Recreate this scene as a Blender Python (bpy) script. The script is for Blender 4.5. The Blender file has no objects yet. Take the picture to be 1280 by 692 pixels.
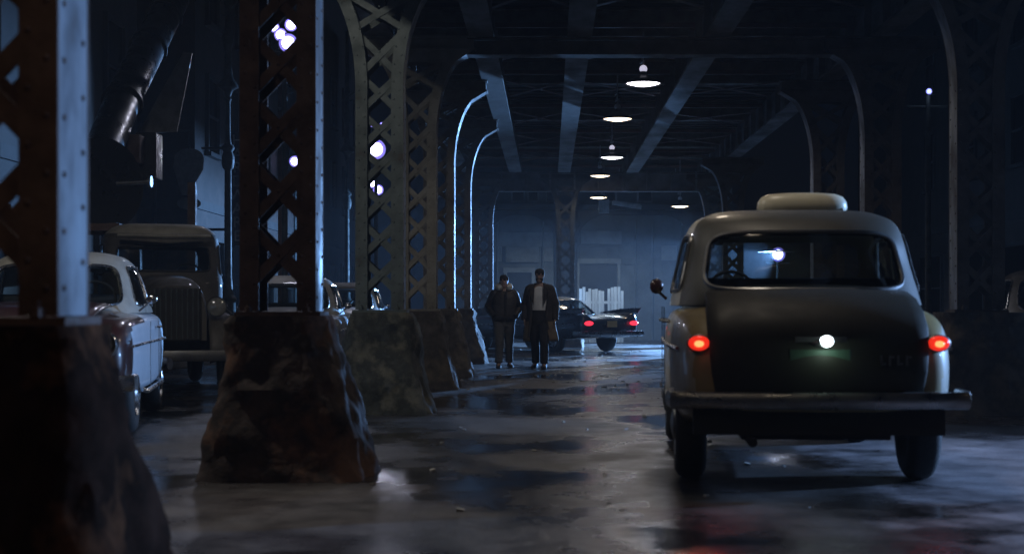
import bpy, bmesh, math, random
from mathutils import Vector, Matrix, Euler
random.seed(11)
R = math.radians
PI = math.pi
S = bpy.context.scene
C = S.collection

# ------------------------------------------------------------------ camera
F = 1900.0            # focal length in photograph pixels (1280 wide)
CAMZ = 1.12
cam = bpy.data.cameras.new('camera')
cam.sensor_width = 36.0
cam.lens = F / 1280.0 * 36.0
cam.shift_x = -46.0 / 1280.0
cam.shift_y = 37.0 / 1280.0
cam.clip_start = 0.1
cam.clip_end = 2000
cam.dof.use_dof = True
cam.dof.focus_distance = 28.0
cam.dof.aperture_fstop = 2.6
camo = bpy.data.objects.new('camera', cam)
camo.location = (0, 0, CAMZ)
camo.rotation_euler = (R(90), 0, 0)
C.objects.link(camo)
S.camera = camo

# ------------------------------------------------------------------ world, moon, exposure
MOON_EL, MOON_AZ = R(13), R(88)          # azimuth measured from +Y (down the street) towards +X
w = bpy.data.worlds.new('World')
S.world = w
w.use_nodes = True
nt = w.node_tree
nt.nodes.clear()
sky = nt.nodes.new('ShaderNodeTexSky')
sky.sky_type = 'NISHITA'
sky.sun_disc = False
sky.sun_elevation = MOON_EL
sky.sun_rotation = MOON_AZ
bg = nt.nodes.new('ShaderNodeBackground')
bg.inputs['Strength'].default_value = 0.00022
tint = nt.nodes.new('ShaderNodeMix'); tint.data_type = 'RGBA'; tint.blend_type = 'MULTIPLY'
tint.inputs[0].default_value = 1.0
tint.inputs[7].default_value = (0.75, 0.75, 1.25, 1)
wo = nt.nodes.new('ShaderNodeOutputWorld')
nt.links.new(sky.outputs[0], tint.inputs[6])
nt.links.new(tint.outputs[2], bg.inputs['Color'])
nt.links.new(bg.outputs[0], wo.inputs['Surface'])

sun = bpy.data.lights.new('moon', 'SUN')
sun.energy = 0.35
sun.angle = R(0.5)
sun.color = (0.27, 0.50, 1.0)
suno = bpy.data.objects.new('moon', sun)
d = Vector((math.sin(MOON_AZ) * math.cos(MOON_EL), math.cos(MOON_AZ) * math.cos(MOON_EL), math.sin(MOON_EL)))
suno.rotation_euler = d.to_track_quat('Z', 'Y').to_euler()
suno.location = d * 60
C.objects.link(suno)

S.view_settings.view_transform = 'Standard'
S.view_settings.look = 'None'
S.view_settings.exposure = -0.15
S.view_settings.gamma = 1.0
S.view_settings.use_curve_mapping = False
S.cycles.use_denoising = True
S.cycles.max_bounces = 6
S.cycles.volume_bounces = 0
S.cycles.sample_clamp_indirect = 2.0
S.cycles.caustics_reflective = False
S.cycles.caustics_refractive = False
S.cycles.transparent_max_bounces = 16

# ------------------------------------------------------------------ materials
def rgba(c):
    return (c[0], c[1], c[2], 1)

def mat(name, c1, c2=None, rough=0.6, rough2=None, metal=0.0, scale=4.0, bump=0.0, bscale=None, c3=None, coat=0.0,
        contrast=(0.38, 0.62), stretch=(1, 1, 1), spec=0.5):
    m = bpy.data.materials.new(name)
    m.use_nodes = True
    t = m.node_tree
    p = t.nodes['Principled BSDF']
    p.inputs['Metallic'].default_value = metal
    p.inputs['Roughness'].default_value = rough
    p.inputs['Specular IOR Level'].default_value = spec
    p.inputs['Coat Weight'].default_value = coat
    p.inputs['Coat Roughness'].default_value = 0.06
    p.inputs['Base Color'].default_value = rgba(c1)
    if c2 is None:
        c2 = tuple(x * 0.75 for x in c1)
    tc = t.nodes.new('ShaderNodeTexCoord')
    mp = t.nodes.new('ShaderNodeMapping')
    mp.inputs['Scale'].default_value = stretch
    t.links.new(tc.outputs['Object'], mp.inputs['Vector'])
    n = t.nodes.new('ShaderNodeTexNoise')
    n.inputs['Scale'].default_value = scale
    n.inputs['Detail'].default_value = 7
    n.inputs['Roughness'].default_value = 0.62
    t.links.new(mp.outputs[0], n.inputs['Vector'])
    r = t.nodes.new('ShaderNodeValToRGB')
    r.color_ramp.elements[0].position = contrast[0]
    r.color_ramp.elements[1].position = contrast[1]
    r.color_ramp.elements[0].color = rgba(c1)
    r.color_ramp.elements[1].color = rgba(c2)
    if c3 is not None:
        e = r.color_ramp.elements.new(min(0.98, contrast[1] + 0.12))
        e.color = rgba(c3)
    t.links.new(n.outputs['Fac'], r.inputs[0])
    t.links.new(r.outputs[0], p.inputs['Base Color'])
    if rough2 is not None:
        mr = t.nodes.new('ShaderNodeMapRange')
        mr.inputs['From Min'].default_value = contrast[0]
        mr.inputs['From Max'].default_value = contrast[1]
        mr.inputs['To Min'].default_value = rough
        mr.inputs['To Max'].default_value = rough2
        t.links.new(n.outputs['Fac'], mr.inputs[0])
        t.links.new(mr.outputs[0], p.inputs['Roughness'])
    if bump > 0:
        n2 = t.nodes.new('ShaderNodeTexNoise')
        n2.inputs['Scale'].default_value = bscale or scale * 4
        n2.inputs['Detail'].default_value = 6
        t.links.new(mp.outputs[0], n2.inputs['Vector'])
        b = t.nodes.new('ShaderNodeBump')
        b.inputs['Strength'].default_value = bump
        b.inputs['Distance'].default_value = 0.02
        t.links.new(n2.outputs['Fac'], b.inputs['Height'])
        t.links.new(b.outputs[0], p.inputs['Normal'])
    return m

def emit(name, col, strength):
    m = bpy.data.materials.new(name)
    m.use_nodes = True
    p = m.node_tree.nodes['Principled BSDF']
    p.inputs['Base Color'].default_value = rgba(tuple(min(0.8, x) for x in col))
    p.inputs['Emission Color'].default_value = rgba(col)
    p.inputs['Emission Strength'].default_value = strength
    p.inputs['Roughness'].default_value = 0.2
    return m

def glass(name, tintc=(0.62, 0.66, 0.66), rough=0.02):
    m = bpy.data.materials.new(name)
    m.use_nodes = True
    t = m.node_tree
    t.nodes.clear()
    o = t.nodes.new('ShaderNodeOutputMaterial')
    tr = t.nodes.new('ShaderNodeBsdfTransparent')
    tr.inputs[0].default_value = rgba(tintc)
    g = t.nodes.new('ShaderNodeBsdfGlossy')
    tc = t.nodes.new('ShaderNodeTexCoord')
    n = t.nodes.new('ShaderNodeTexNoise'); n.inputs['Scale'].default_value = 9; n.inputs['Detail'].default_value = 5
    mr = t.nodes.new('ShaderNodeMapRange')
    mr.inputs['To Min'].default_value = rough; mr.inputs['To Max'].default_value = rough + 0.08
    t.links.new(tc.outputs['Object'], n.inputs['Vector'])
    t.links.new(n.outputs['Fac'], mr.inputs[0])
    t.links.new(mr.outputs[0], g.inputs['Roughness'])
    lw0 = t.nodes.new('ShaderNodeLayerWeight'); lw0.inputs[0].default_value = 0.5
    pw = t.nodes.new('ShaderNodeMath'); pw.operation = 'POWER'; pw.inputs[1].default_value = 5
    lw = t.nodes.new('ShaderNodeMath'); lw.operation = 'MULTIPLY_ADD'; lw.inputs[1].default_value = 0.92; lw.inputs[2].default_value = 0.06
    t.links.new(lw0.outputs['Facing'], pw.inputs[0]); t.links.new(pw.outputs[0], lw.inputs[0])
    mx = t.nodes.new('ShaderNodeMixShader')
    t.links.new(lw.outputs[0], mx.inputs[0])
    t.links.new(tr.outputs[0], mx.inputs[1])
    t.links.new(g.outputs[0], mx.inputs[2])
    t.links.new(mx.outputs[0], o.inputs['Surface'])
    return m

def brick(name, c1, c2, mortar, scale=1.0):
    m = mat(name, c1, c2, rough=0.85, scale=2.0, bump=0.3, bscale=30)
    t = m.node_tree
    p = t.nodes['Principled BSDF']
    b = t.nodes.new('ShaderNodeTexBrick')
    b.inputs['Scale'].default_value = 4.0 * scale
    b.inputs['Mortar Size'].default_value = 0.02
    b.inputs['Color1'].default_value = rgba(c1)
    b.inputs['Color2'].default_value = rgba(c2)
    b.inputs['Mortar'].default_value = rgba(mortar)
    tc = t.nodes.new('ShaderNodeTexCoord')
    sx = t.nodes.new('ShaderNodeSeparateXYZ')
    ad = t.nodes.new('ShaderNodeMath'); ad.operation = 'ADD'
    cb = t.nodes.new('ShaderNodeCombineXYZ')
    t.links.new(tc.outputs['Object'], sx.inputs[0])
    t.links.new(sx.outputs[0], ad.inputs[0]); t.links.new(sx.outputs[1], ad.inputs[1])
    t.links.new(ad.outputs[0], cb.inputs[0]); t.links.new(sx.outputs[2], cb.inputs[1])
    t.links.new(cb.outputs[0], b.inputs['Vector'])
    mx = t.nodes.new('ShaderNodeMix'); mx.data_type = 'RGBA'; mx.blend_type = 'MULTIPLY'
    mx.inputs[0].default_value = 0.75
    ramp = [n for n in t.nodes if n.type == 'VALTORGB'][0]
    ramp.color_ramp.elements[0].color = (1, 1, 1, 1); ramp.color_ramp.elements[1].color = (0.45, 0.45, 0.45, 1)
    t.links.new(b.outputs['Color'], mx.inputs[6]); t.links.new(ramp.outputs[0], mx.inputs[7])
    t.links.new(mx.outputs[2], p.inputs['Base Color'])
    return m

def wet_asphalt():
    m = bpy.data.materials.new('wet_asphalt')
    m.use_nodes = True
    t = m.node_tree
    p = t.nodes['Principled BSDF']
    L = t.links.new
    tc = t.nodes.new('ShaderNodeTexCoord')
    def noise(scale, detail=6, stretch=(1, 1, 1), off=(0, 0, 0)):
        mp = t.nodes.new('ShaderNodeMapping')
        mp.inputs['Scale'].default_value = stretch
        mp.inputs['Location'].default_value = off
        L(tc.outputs['Object'], mp.inputs['Vector'])
        n = t.nodes.new('ShaderNodeTexNoise')
        n.inputs['Scale'].default_value = scale
        n.inputs['Detail'].default_value = detail
        n.inputs['Roughness'].default_value = 0.6
        L(mp.outputs[0], n.inputs['Vector'])
        return n
    def ramp(src, a, b, ca, cb):
        r = t.nodes.new('ShaderNodeValToRGB')
        r.color_ramp.elements[0].position = a; r.color_ramp.elements[1].position = b
        r.color_ramp.elements[0].color = ca; r.color_ramp.elements[1].color = cb
        L(src, r.inputs[0])
        return r
    n1 = noise(0.55, 7, (1, 0.7, 1))          # large drier / wet patches
    wet = ramp(n1.outputs['Fac'], 0.40, 0.58, (0, 0, 0, 1), (1, 1, 1, 1))
    n2 = noise(2.3, 8)
    col = ramp(n2.outputs['Fac'], 0.3, 0.72, (0.021, 0.019, 0.018, 1), (0.062, 0.057, 0.054, 1))
    n3 = noise(55, 3)
    grit = ramp(n3.outputs['Fac'], 0.35, 0.75, (0.72, 0.72, 0.72, 1), (1.25, 1.22, 1.18, 1))
    mx = t.nodes.new('ShaderNodeMix'); mx.data_type = 'RGBA'; mx.blend_type = 'MULTIPLY'; mx.inputs[0].default_value = 1
    L(col.outputs[0], mx.inputs[6]); L(grit.outputs[0], mx.inputs[7])
    dk = t.nodes.new('ShaderNodeMix'); dk.data_type = 'RGBA'; dk.blend_type = 'MULTIPLY'; dk.inputs[7].default_value = (0.5, 0.48, 0.46, 1)
    L(wet.outputs[0], dk.inputs[0]); L(mx.outputs[2], dk.inputs[6])
    # lamplight painted into the road colour: paler, rougher areas with ragged edges
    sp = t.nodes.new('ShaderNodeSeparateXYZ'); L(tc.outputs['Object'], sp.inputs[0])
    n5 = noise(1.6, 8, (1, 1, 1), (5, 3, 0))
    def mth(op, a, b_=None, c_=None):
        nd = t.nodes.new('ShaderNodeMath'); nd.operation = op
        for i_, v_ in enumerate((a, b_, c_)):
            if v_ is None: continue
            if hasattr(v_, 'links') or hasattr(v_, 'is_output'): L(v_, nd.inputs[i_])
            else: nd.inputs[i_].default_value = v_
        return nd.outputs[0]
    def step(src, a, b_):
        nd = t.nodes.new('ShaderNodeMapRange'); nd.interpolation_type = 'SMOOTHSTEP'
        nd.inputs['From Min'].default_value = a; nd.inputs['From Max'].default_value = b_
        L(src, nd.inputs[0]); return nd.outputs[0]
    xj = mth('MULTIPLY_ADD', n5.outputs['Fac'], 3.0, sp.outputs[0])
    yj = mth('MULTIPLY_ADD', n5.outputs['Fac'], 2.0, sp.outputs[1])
    right_lit = mth('MULTIPLY', step(xj, 3.3, 4.2), step(yj, 14.6, 12.8))
    left_lit = mth('MULTIPLY', step(xj, 1.1, 0.2), step(yj, 11.2, 9.6))
    lit_paint = mth('ADD', mth('MULTIPLY', left_lit, 0.24), right_lit)
    lit_col = ramp(n2.outputs['Fac'], 0.32, 0.68, (0.15, 0.13, 0.137, 1), (0.34, 0.295, 0.31, 1))
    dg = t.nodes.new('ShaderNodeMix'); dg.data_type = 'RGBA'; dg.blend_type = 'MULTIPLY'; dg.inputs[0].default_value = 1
    L(lit_col.outputs[0], dg.inputs[6]); L(grit.outputs[0], dg.inputs[7])
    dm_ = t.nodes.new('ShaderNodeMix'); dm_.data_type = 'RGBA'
    L(lit_paint, dm_.inputs[0]); L(dk.outputs[2], dm_.inputs[6]); L(dg.outputs[2], dm_.inputs[7])
    L(dm_.outputs[2], p.inputs['Base Color'])
    mr = t.nodes.new('ShaderNodeMapRange')
    mr.inputs['To Min'].default_value = 0.5; mr.inputs['To Max'].default_value = 0.10
    L(wet.outputs[0], mr.inputs[0])
    ad = t.nodes.new('ShaderNodeMath'); ad.operation = 'MULTIPLY_ADD'
    ad.inputs[1].default_value = 0.25; 
    L(n2.outputs['Fac'], ad.inputs[0]); L(mr.outputs[0], ad.inputs[2])
    sb = t.nodes.new('ShaderNodeMath'); sb.operation = 'SUBTRACT'; sb.inputs[1].default_value = 0.1
    L(ad.outputs[0], sb.inputs[0])
    L(mth('MULTIPLY_ADD', lit_paint, 0.35, sb.outputs[0]), p.inputs['Roughness'])
    # relief: cobbled unevenness and grit, flattened where the water stands
    n4 = noise(6.0, 4)
    hs = t.nodes.new('ShaderNodeMath'); hs.operation = 'MULTIPLY_ADD'; hs.inputs[1].default_value = 0.35
    L(n3.outputs['Fac'], hs.inputs[0]); L(n4.outputs['Fac'], hs.inputs[2])
    bs = t.nodes.new('ShaderNodeMapRange'); bs.inputs['To Min'].default_value = 0.55; bs.inputs['To Max'].default_value = 0.10
    L(wet.outputs[0], bs.inputs[0])
    b = t.nodes.new('ShaderNodeBump'); b.inputs['Distance'].default_value = 0.03
    L(bs.outputs[0], b.inputs['Strength']); L(hs.outputs[0], b.inputs['Height'])
    L(b.outputs[0], p.inputs['Normal'])
    return m

M = {
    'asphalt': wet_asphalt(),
    'pavement': mat('paving_concrete', (0.16, 0.155, 0.15), (0.09, 0.088, 0.085), rough=0.7, rough2=0.35, scale=1.5, bump=0.3),
    'apron': mat('worn_concrete', (0.24, 0.22, 0.23), (0.12, 0.11, 0.115), rough=0.6, rough2=0.35, scale=1.1, bump=0.5, bscale=18, c3=(0.07, 0.065, 0.068)),
    'steel_brown': mat('brown_painted_steel', (0.15, 0.138, 0.118), (0.095, 0.08, 0.065), rough=0.5, rough2=0.8, scale=3.2, bump=0.15, c3=(0.055, 0.03, 0.02)),
    'steel_dark': mat('shaded_brown_steel', (0.085, 0.068, 0.05), (0.05, 0.036, 0.027), rough=0.55, rough2=0.85, scale=3.2, bump=0.15, c3=(0.03, 0.018, 0.013)),  # darker copy of the brown steel, with shade put into the colour
    'steel_green': mat('grey_green_painted_steel', (0.085, 0.105, 0.098), (0.055, 0.066, 0.06), rough=0.5, rough2=0.8, scale=3.5, bump=0.15, c3=(0.05, 0.03, 0.022)),
    'steel_rust': mat('rusty_steel', (0.105, 0.060, 0.043), (0.060, 0.034, 0.025), rough=0.6, rough2=0.9, scale=4.5, bump=0.3, c3=(0.16, 0.15, 0.14)),
    'steel_tan': mat('tan_painted_steel', (0.22, 0.21, 0.18), (0.15, 0.14, 0.115), rough=0.5, rough2=0.8, scale=2.6, bump=0.15, c3=(0.07, 0.045, 0.03)),
    'steel_grey': mat('grey_painted_steel', (0.16, 0.16, 0.155), (0.09, 0.085, 0.08), rough=0.45, rough2=0.75, scale=3.0, bump=0.12, c3=(0.06, 0.04, 0.03)),
    'steel_web': mat('blue_lit_web', (0.20, 0.225, 0.255), (0.10, 0.11, 0.125), rough=0.4, rough2=0.75, scale=2.6, bump=0.25, bscale=14, c3=(0.035, 0.022, 0.016), contrast=(0.38, 0.56), stretch=(1, 1, 0.5)),  # column sides coloured blue grey to carry the blue side light
    'steel_web_dim': mat('dimmed_blue_web', (0.085, 0.095, 0.11), (0.045, 0.048, 0.055), rough=0.4, rough2=0.75, scale=2.6, bump=0.25, bscale=14, c3=(0.03, 0.018, 0.013), contrast=(0.38, 0.56), stretch=(1, 1, 0.5)),  # dimmer copy of the web: weaker side light put into its colour
    'girder': mat('worn_girder_paint', (0.20, 0.195, 0.19), (0.10, 0.095, 0.09), rough=0.55, rough2=0.85, scale=1.7, bump=0.2, c3=(0.06, 0.045, 0.035), stretch=(1, 0.5, 1)),
    'dark_timber': mat('tarred_timber', (0.016, 0.014, 0.012), (0.010, 0.009, 0.008), rough=0.9, scale=3, bump=0.3),
    'red_brace': mat('red_oxide_steel', (0.12, 0.05, 0.035), (0.06, 0.03, 0.022), rough=0.7, scale=4, bump=0.2),
    'stone': mat('rough_stone', (0.075, 0.062, 0.05), (0.035, 0.03, 0.026), rough=0.75, rough2=0.95, scale=2.2, bump=0.9, bscale=9, c3=(0.10, 0.08, 0.055), contrast=(0.36, 0.50)),
    'stone_near': mat('shaded_red_brown_stone', (0.030, 0.014, 0.009), (0.012, 0.007, 0.005), rough=0.85, rough2=0.98, scale=2.2, bump=0.9, bscale=9, c3=(0.085, 0.036, 0.018), contrast=(0.36, 0.50), spec=0.03),  # redder, darker stone: shade on the nearest pedestal put into the colour
    'stone_red': mat('rust_stained_stone', (0.050, 0.026, 0.018), (0.020, 0.013, 0.010), rough=0.7, rough2=0.95, scale=2.4, bump=0.9, bscale=9, c3=(0.11, 0.055, 0.033), contrast=(0.36, 0.50)),
    'stone_green': mat('mossy_stone', (0.045, 0.047, 0.037), (0.024, 0.026, 0.02), rough=0.75, rough2=0.95, scale=3.0, bump=0.9, bscale=10, c3=(0.10, 0.095, 0.07), contrast=(0.36, 0.50)),
    'brick_dark': brick('dark_brick', (0.035, 0.026, 0.02), (0.026, 0.02, 0.016), (0.028, 0.026, 0.024)),
    'brick_brown': brick('brown_brick', (0.05, 0.032, 0.025), (0.034, 0.024, 0.02), (0.033, 0.03, 0.028)),
    'cornice': mat('sooty_stone_trim', (0.032, 0.03, 0.028), (0.02, 0.018, 0.017), rough=0.85, scale=3, bump=0.3),
    'window_dark': glass('shop_window_glass', (0.15, 0.17, 0.18), 0.04),
    'dark_room': mat('unlit_room', (0.012, 0.012, 0.013), (0.008, 0.008, 0.009), rough=0.95),
    'facade': mat('grey_boarded_wall', (0.15, 0.16, 0.155), (0.10, 0.105, 0.105), rough=0.75, scale=1.2, bump=0.25, c3=(0.07, 0.07, 0.066)),
    'facade_dark': mat('sooty_pier', (0.045, 0.045, 0.045), (0.028, 0.028, 0.028), rough=0.8, scale=1.5, bump=0.3),
    'board': mat('faded_sign_board', (0.27, 0.275, 0.255), (0.18, 0.185, 0.175), rough=0.7, scale=2.0, bump=0.1),
    'door': mat('dark_door_paint', (0.02, 0.022, 0.024), (0.014, 0.015, 0.017), rough=0.5, scale=3, bump=0.1),
    'whitewood': mat('whitewashed_boards', (0.62, 0.62, 0.58), (0.42, 0.42, 0.40), rough=0.75, scale=3, bump=0.25, stretch=(3, 3, 0.4)),
    'rubber': mat('tyre_rubber', (0.014, 0.014, 0.014), (0.022, 0.021, 0.02), rough=0.75, scale=20, bump=0.15),
    'chrome': mat('weathered_chrome', (0.62, 0.62, 0.63), (0.45, 0.44, 0.43), rough=0.16, rough2=0.4, metal=1.0, scale=6),
    'dull_chrome': mat('dull_chrome', (0.28, 0.28, 0.28), (0.18, 0.175, 0.17), rough=0.3, rough2=0.55, metal=1.0, scale=5),
    'taxi_chrome': mat('worn_bumper_chrome', (0.45, 0.45, 0.44), (0.30, 0.295, 0.28), rough=0.22, rough2=0.45, metal=1.0, scale=4),
    'taxi_dark': mat('dark_olive_car_paint', (0.034, 0.032, 0.023), (0.025, 0.023, 0.018), rough=0.5, rough2=0.65, scale=2.5, coat=0.0, spec=0.3),
    'taxi_roof': mat('olive_roof_paint', (0.052, 0.049, 0.037), (0.040, 0.037, 0.028), rough=0.45, rough2=0.6, scale=2.5, coat=0.1),
    'taxi_yellow': mat('ochre_car_paint', (0.40, 0.31, 0.14), (0.30, 0.235, 0.11), rough=0.35, rough2=0.55, scale=3, coat=0.35),
    'taxi_edge_lit': mat('cream_paint_edge_lit', (0.52, 0.49, 0.42), (0.42, 0.40, 0.34), rough=0.3, rough2=0.5, scale=3, coat=0.35),  # taxi sides coloured pale to carry the blue edge light
    'taxi_sign': mat('ivory_roof_sign', (0.74, 0.70, 0.54), (0.62, 0.58, 0.44), rough=0.35, scale=3),
    'paint_pale': mat('pale_blue_car_paint', (0.62, 0.68, 0.74), (0.52, 0.57, 0.62), rough=0.3, rough2=0.45, scale=2, coat=0.6),
    'paint_maroon': mat('maroon_car_paint', (0.034, 0.010, 0.009), (0.022, 0.007, 0.006), rough=0.3, rough2=0.5, scale=2, coat=0.6),
    'paint_black': mat('dark_navy_car_paint', (0.014, 0.017, 0.026), (0.010, 0.012, 0.018), rough=0.25, rough2=0.4, scale=2, coat=0.8),
    'paint_grey': mat('dusty_grey_car_paint', (0.14, 0.135, 0.125), (0.09, 0.087, 0.08), rough=0.5, rough2=0.7, scale=3, coat=0.2),
    'paint_truck': mat('dusty_brown_truck_paint', (0.065, 0.056, 0.045), (0.042, 0.036, 0.03), rough=0.55, rough2=0.8, scale=3, coat=0.1),
    'paint_roof': mat('pale_roof_paint', (0.30, 0.28, 0.24), (0.20, 0.185, 0.16), rough=0.55, rough2=0.75, scale=3, coat=0.1),
    'paint_white': mat('dirty_white_car_paint', (0.6, 0.58, 0.58), (0.45, 0.43, 0.43), rough=0.35, rough2=0.5, scale=3, coat=0.4),
    'glass': glass('car_glass'),
    'interior': mat('dark_upholstery', (0.02, 0.018, 0.016), (0.014, 0.013, 0.012), rough=0.8, scale=8),
    'red_light': emit('lit_tail_lamp', (1.0, 0.03, 0.012), 0.95),
    'red_bulb': emit('lit_tail_bulb', (1.0, 0.22, 0.07), 3.0),
    'red_dim': emit('lit_far_tail_lamp', (1.0, 0.03, 0.06), 1.8),
    'plate_light': emit('lit_plate_lamp', (0.8, 0.95, 1.0), 7.0),
    'plate': mat('dark_number_plate', (0.05, 0.10, 0.065), (0.035, 0.07, 0.045), rough=0.5, scale=8),
    'plate_yellow': mat('yellow_number_plate', (0.55, 0.5, 0.22), (0.45, 0.4, 0.18), rough=0.5, scale=8),
    'lens': mat('headlamp_lens', (0.2, 0.2, 0.19), (0.13, 0.13, 0.12), rough=0.12, scale=12, coat=1.0),
    'bulb_white': emit('lit_lamp_violet_white', (0.92, 0.88, 1.0), 9.0),
    'bulb_warm': emit('lit_lamp_warm', (1.0, 0.80, 0.58), 6.0),
    'flood_blue': emit('lit_flood_lens', (0.72, 0.80, 1.0), 30.0),
    'flood_violet': emit('lit_flood_violet', (0.62, 0.62, 1.0), 14.0),
    'socket_glow': emit('lit_lamp_neck', (0.8, 0.78, 1.0), 0.75),
    'reflector_halo': emit('violet_halo_ring', (0.30, 0.25, 1.0), 0.9),  # lens halo imitated by a glowing ring round each flood lens
    'flood_small': emit('lit_small_flood_lens', (0.42, 0.62, 1.0), 2.2),
    'enamel': mat('dark_enamel_shade', (0.06, 0.06, 0.065), (0.04, 0.04, 0.043), rough=0.35, scale=6),
    'enamel_white': mat('white_enamel', (0.75, 0.75, 0.78), (0.65, 0.65, 0.68), rough=0.3, scale=6),
    'iron': mat('cast_iron_paint', (0.05, 0.06, 0.058), (0.03, 0.035, 0.034), rough=0.6, rough2=0.8, scale=7, bump=0.2),
    'pipe_black': mat('black_sheet_iron', (0.022, 0.021, 0.02), (0.014, 0.013, 0.012), rough=0.25, rough2=0.5, metal=0.6, scale=4, bump=0.1),
    'plate_steel': mat('bare_steel_plate', (0.26, 0.255, 0.25), (0.16, 0.155, 0.15), rough=0.5, rough2=0.7, scale=4, bump=0.1),
    'sign_dark': mat('faded_navy_sign', (0.03, 0.034, 0.05), (0.02, 0.022, 0.033), rough=0.6, scale=4),
    'letter': mat('faded_cream_letters', (0.60, 0.59, 0.56), (0.45, 0.44, 0.42), rough=0.6, scale=9),
    'conduit': mat('grey_conduit', (0.45, 0.46, 0.48), (0.3, 0.31, 0.33), rough=0.4, scale=4),
    'skin': mat('skin', (0.36, 0.22, 0.16), (0.30, 0.18, 0.13), rough=0.55, scale=20),
    'beard': mat('dark_beard', (0.035, 0.025, 0.02), (0.02, 0.015, 0.012), rough=0.9, scale=60, bump=0.5),
    'cap': mat('black_wool_cap', (0.014, 0.013, 0.015), (0.02, 0.018, 0.02), rough=0.95, scale=60, bump=0.5),
    'jacket': mat('brown_leather_jacket', (0.035, 0.026, 0.022), (0.022, 0.017, 0.015), rough=0.55, rough2=0.75, scale=8, bump=0.4, bscale=16),
    'fleece': mat('pale_fleece_collar', (0.7, 0.67, 0.6), (0.55, 0.52, 0.47), rough=0.95, scale=50, bump=0.8),
    'coat': mat('dark_wool_coat', (0.045, 0.037, 0.033), (0.03, 0.025, 0.023), rough=0.9, scale=9, bump=0.4, bscale=14),
    'lining': mat('tan_coat_lining', (0.20, 0.145, 0.085), (0.15, 0.105, 0.06), rough=0.85, scale=9, bump=0.3),
    'shirt': mat('white_shirt', (0.68, 0.66, 0.62), (0.58, 0.56, 0.53), rough=0.85, scale=10, bump=0.5, bscale=18),
    'trousers_grey': mat('grey_trousers', (0.085, 0.08, 0.075), (0.055, 0.052, 0.05), rough=0.9, scale=9, bump=0.4),
    'trousers_dark': mat('black_trousers', (0.018, 0.016, 0.018), (0.012, 0.011, 0.012), rough=0.85, scale=9, bump=0.4),
    'boots': mat('black_boots', (0.014, 0.012, 0.011), (0.02, 0.018, 0.016), spec=0.2, rough=0.75, scale=12),
    'paper': mat('litter_paper', (0.4, 0.39, 0.37), (0.25, 0.24, 0.22), rough=0.8, scale=20),
}

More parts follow.
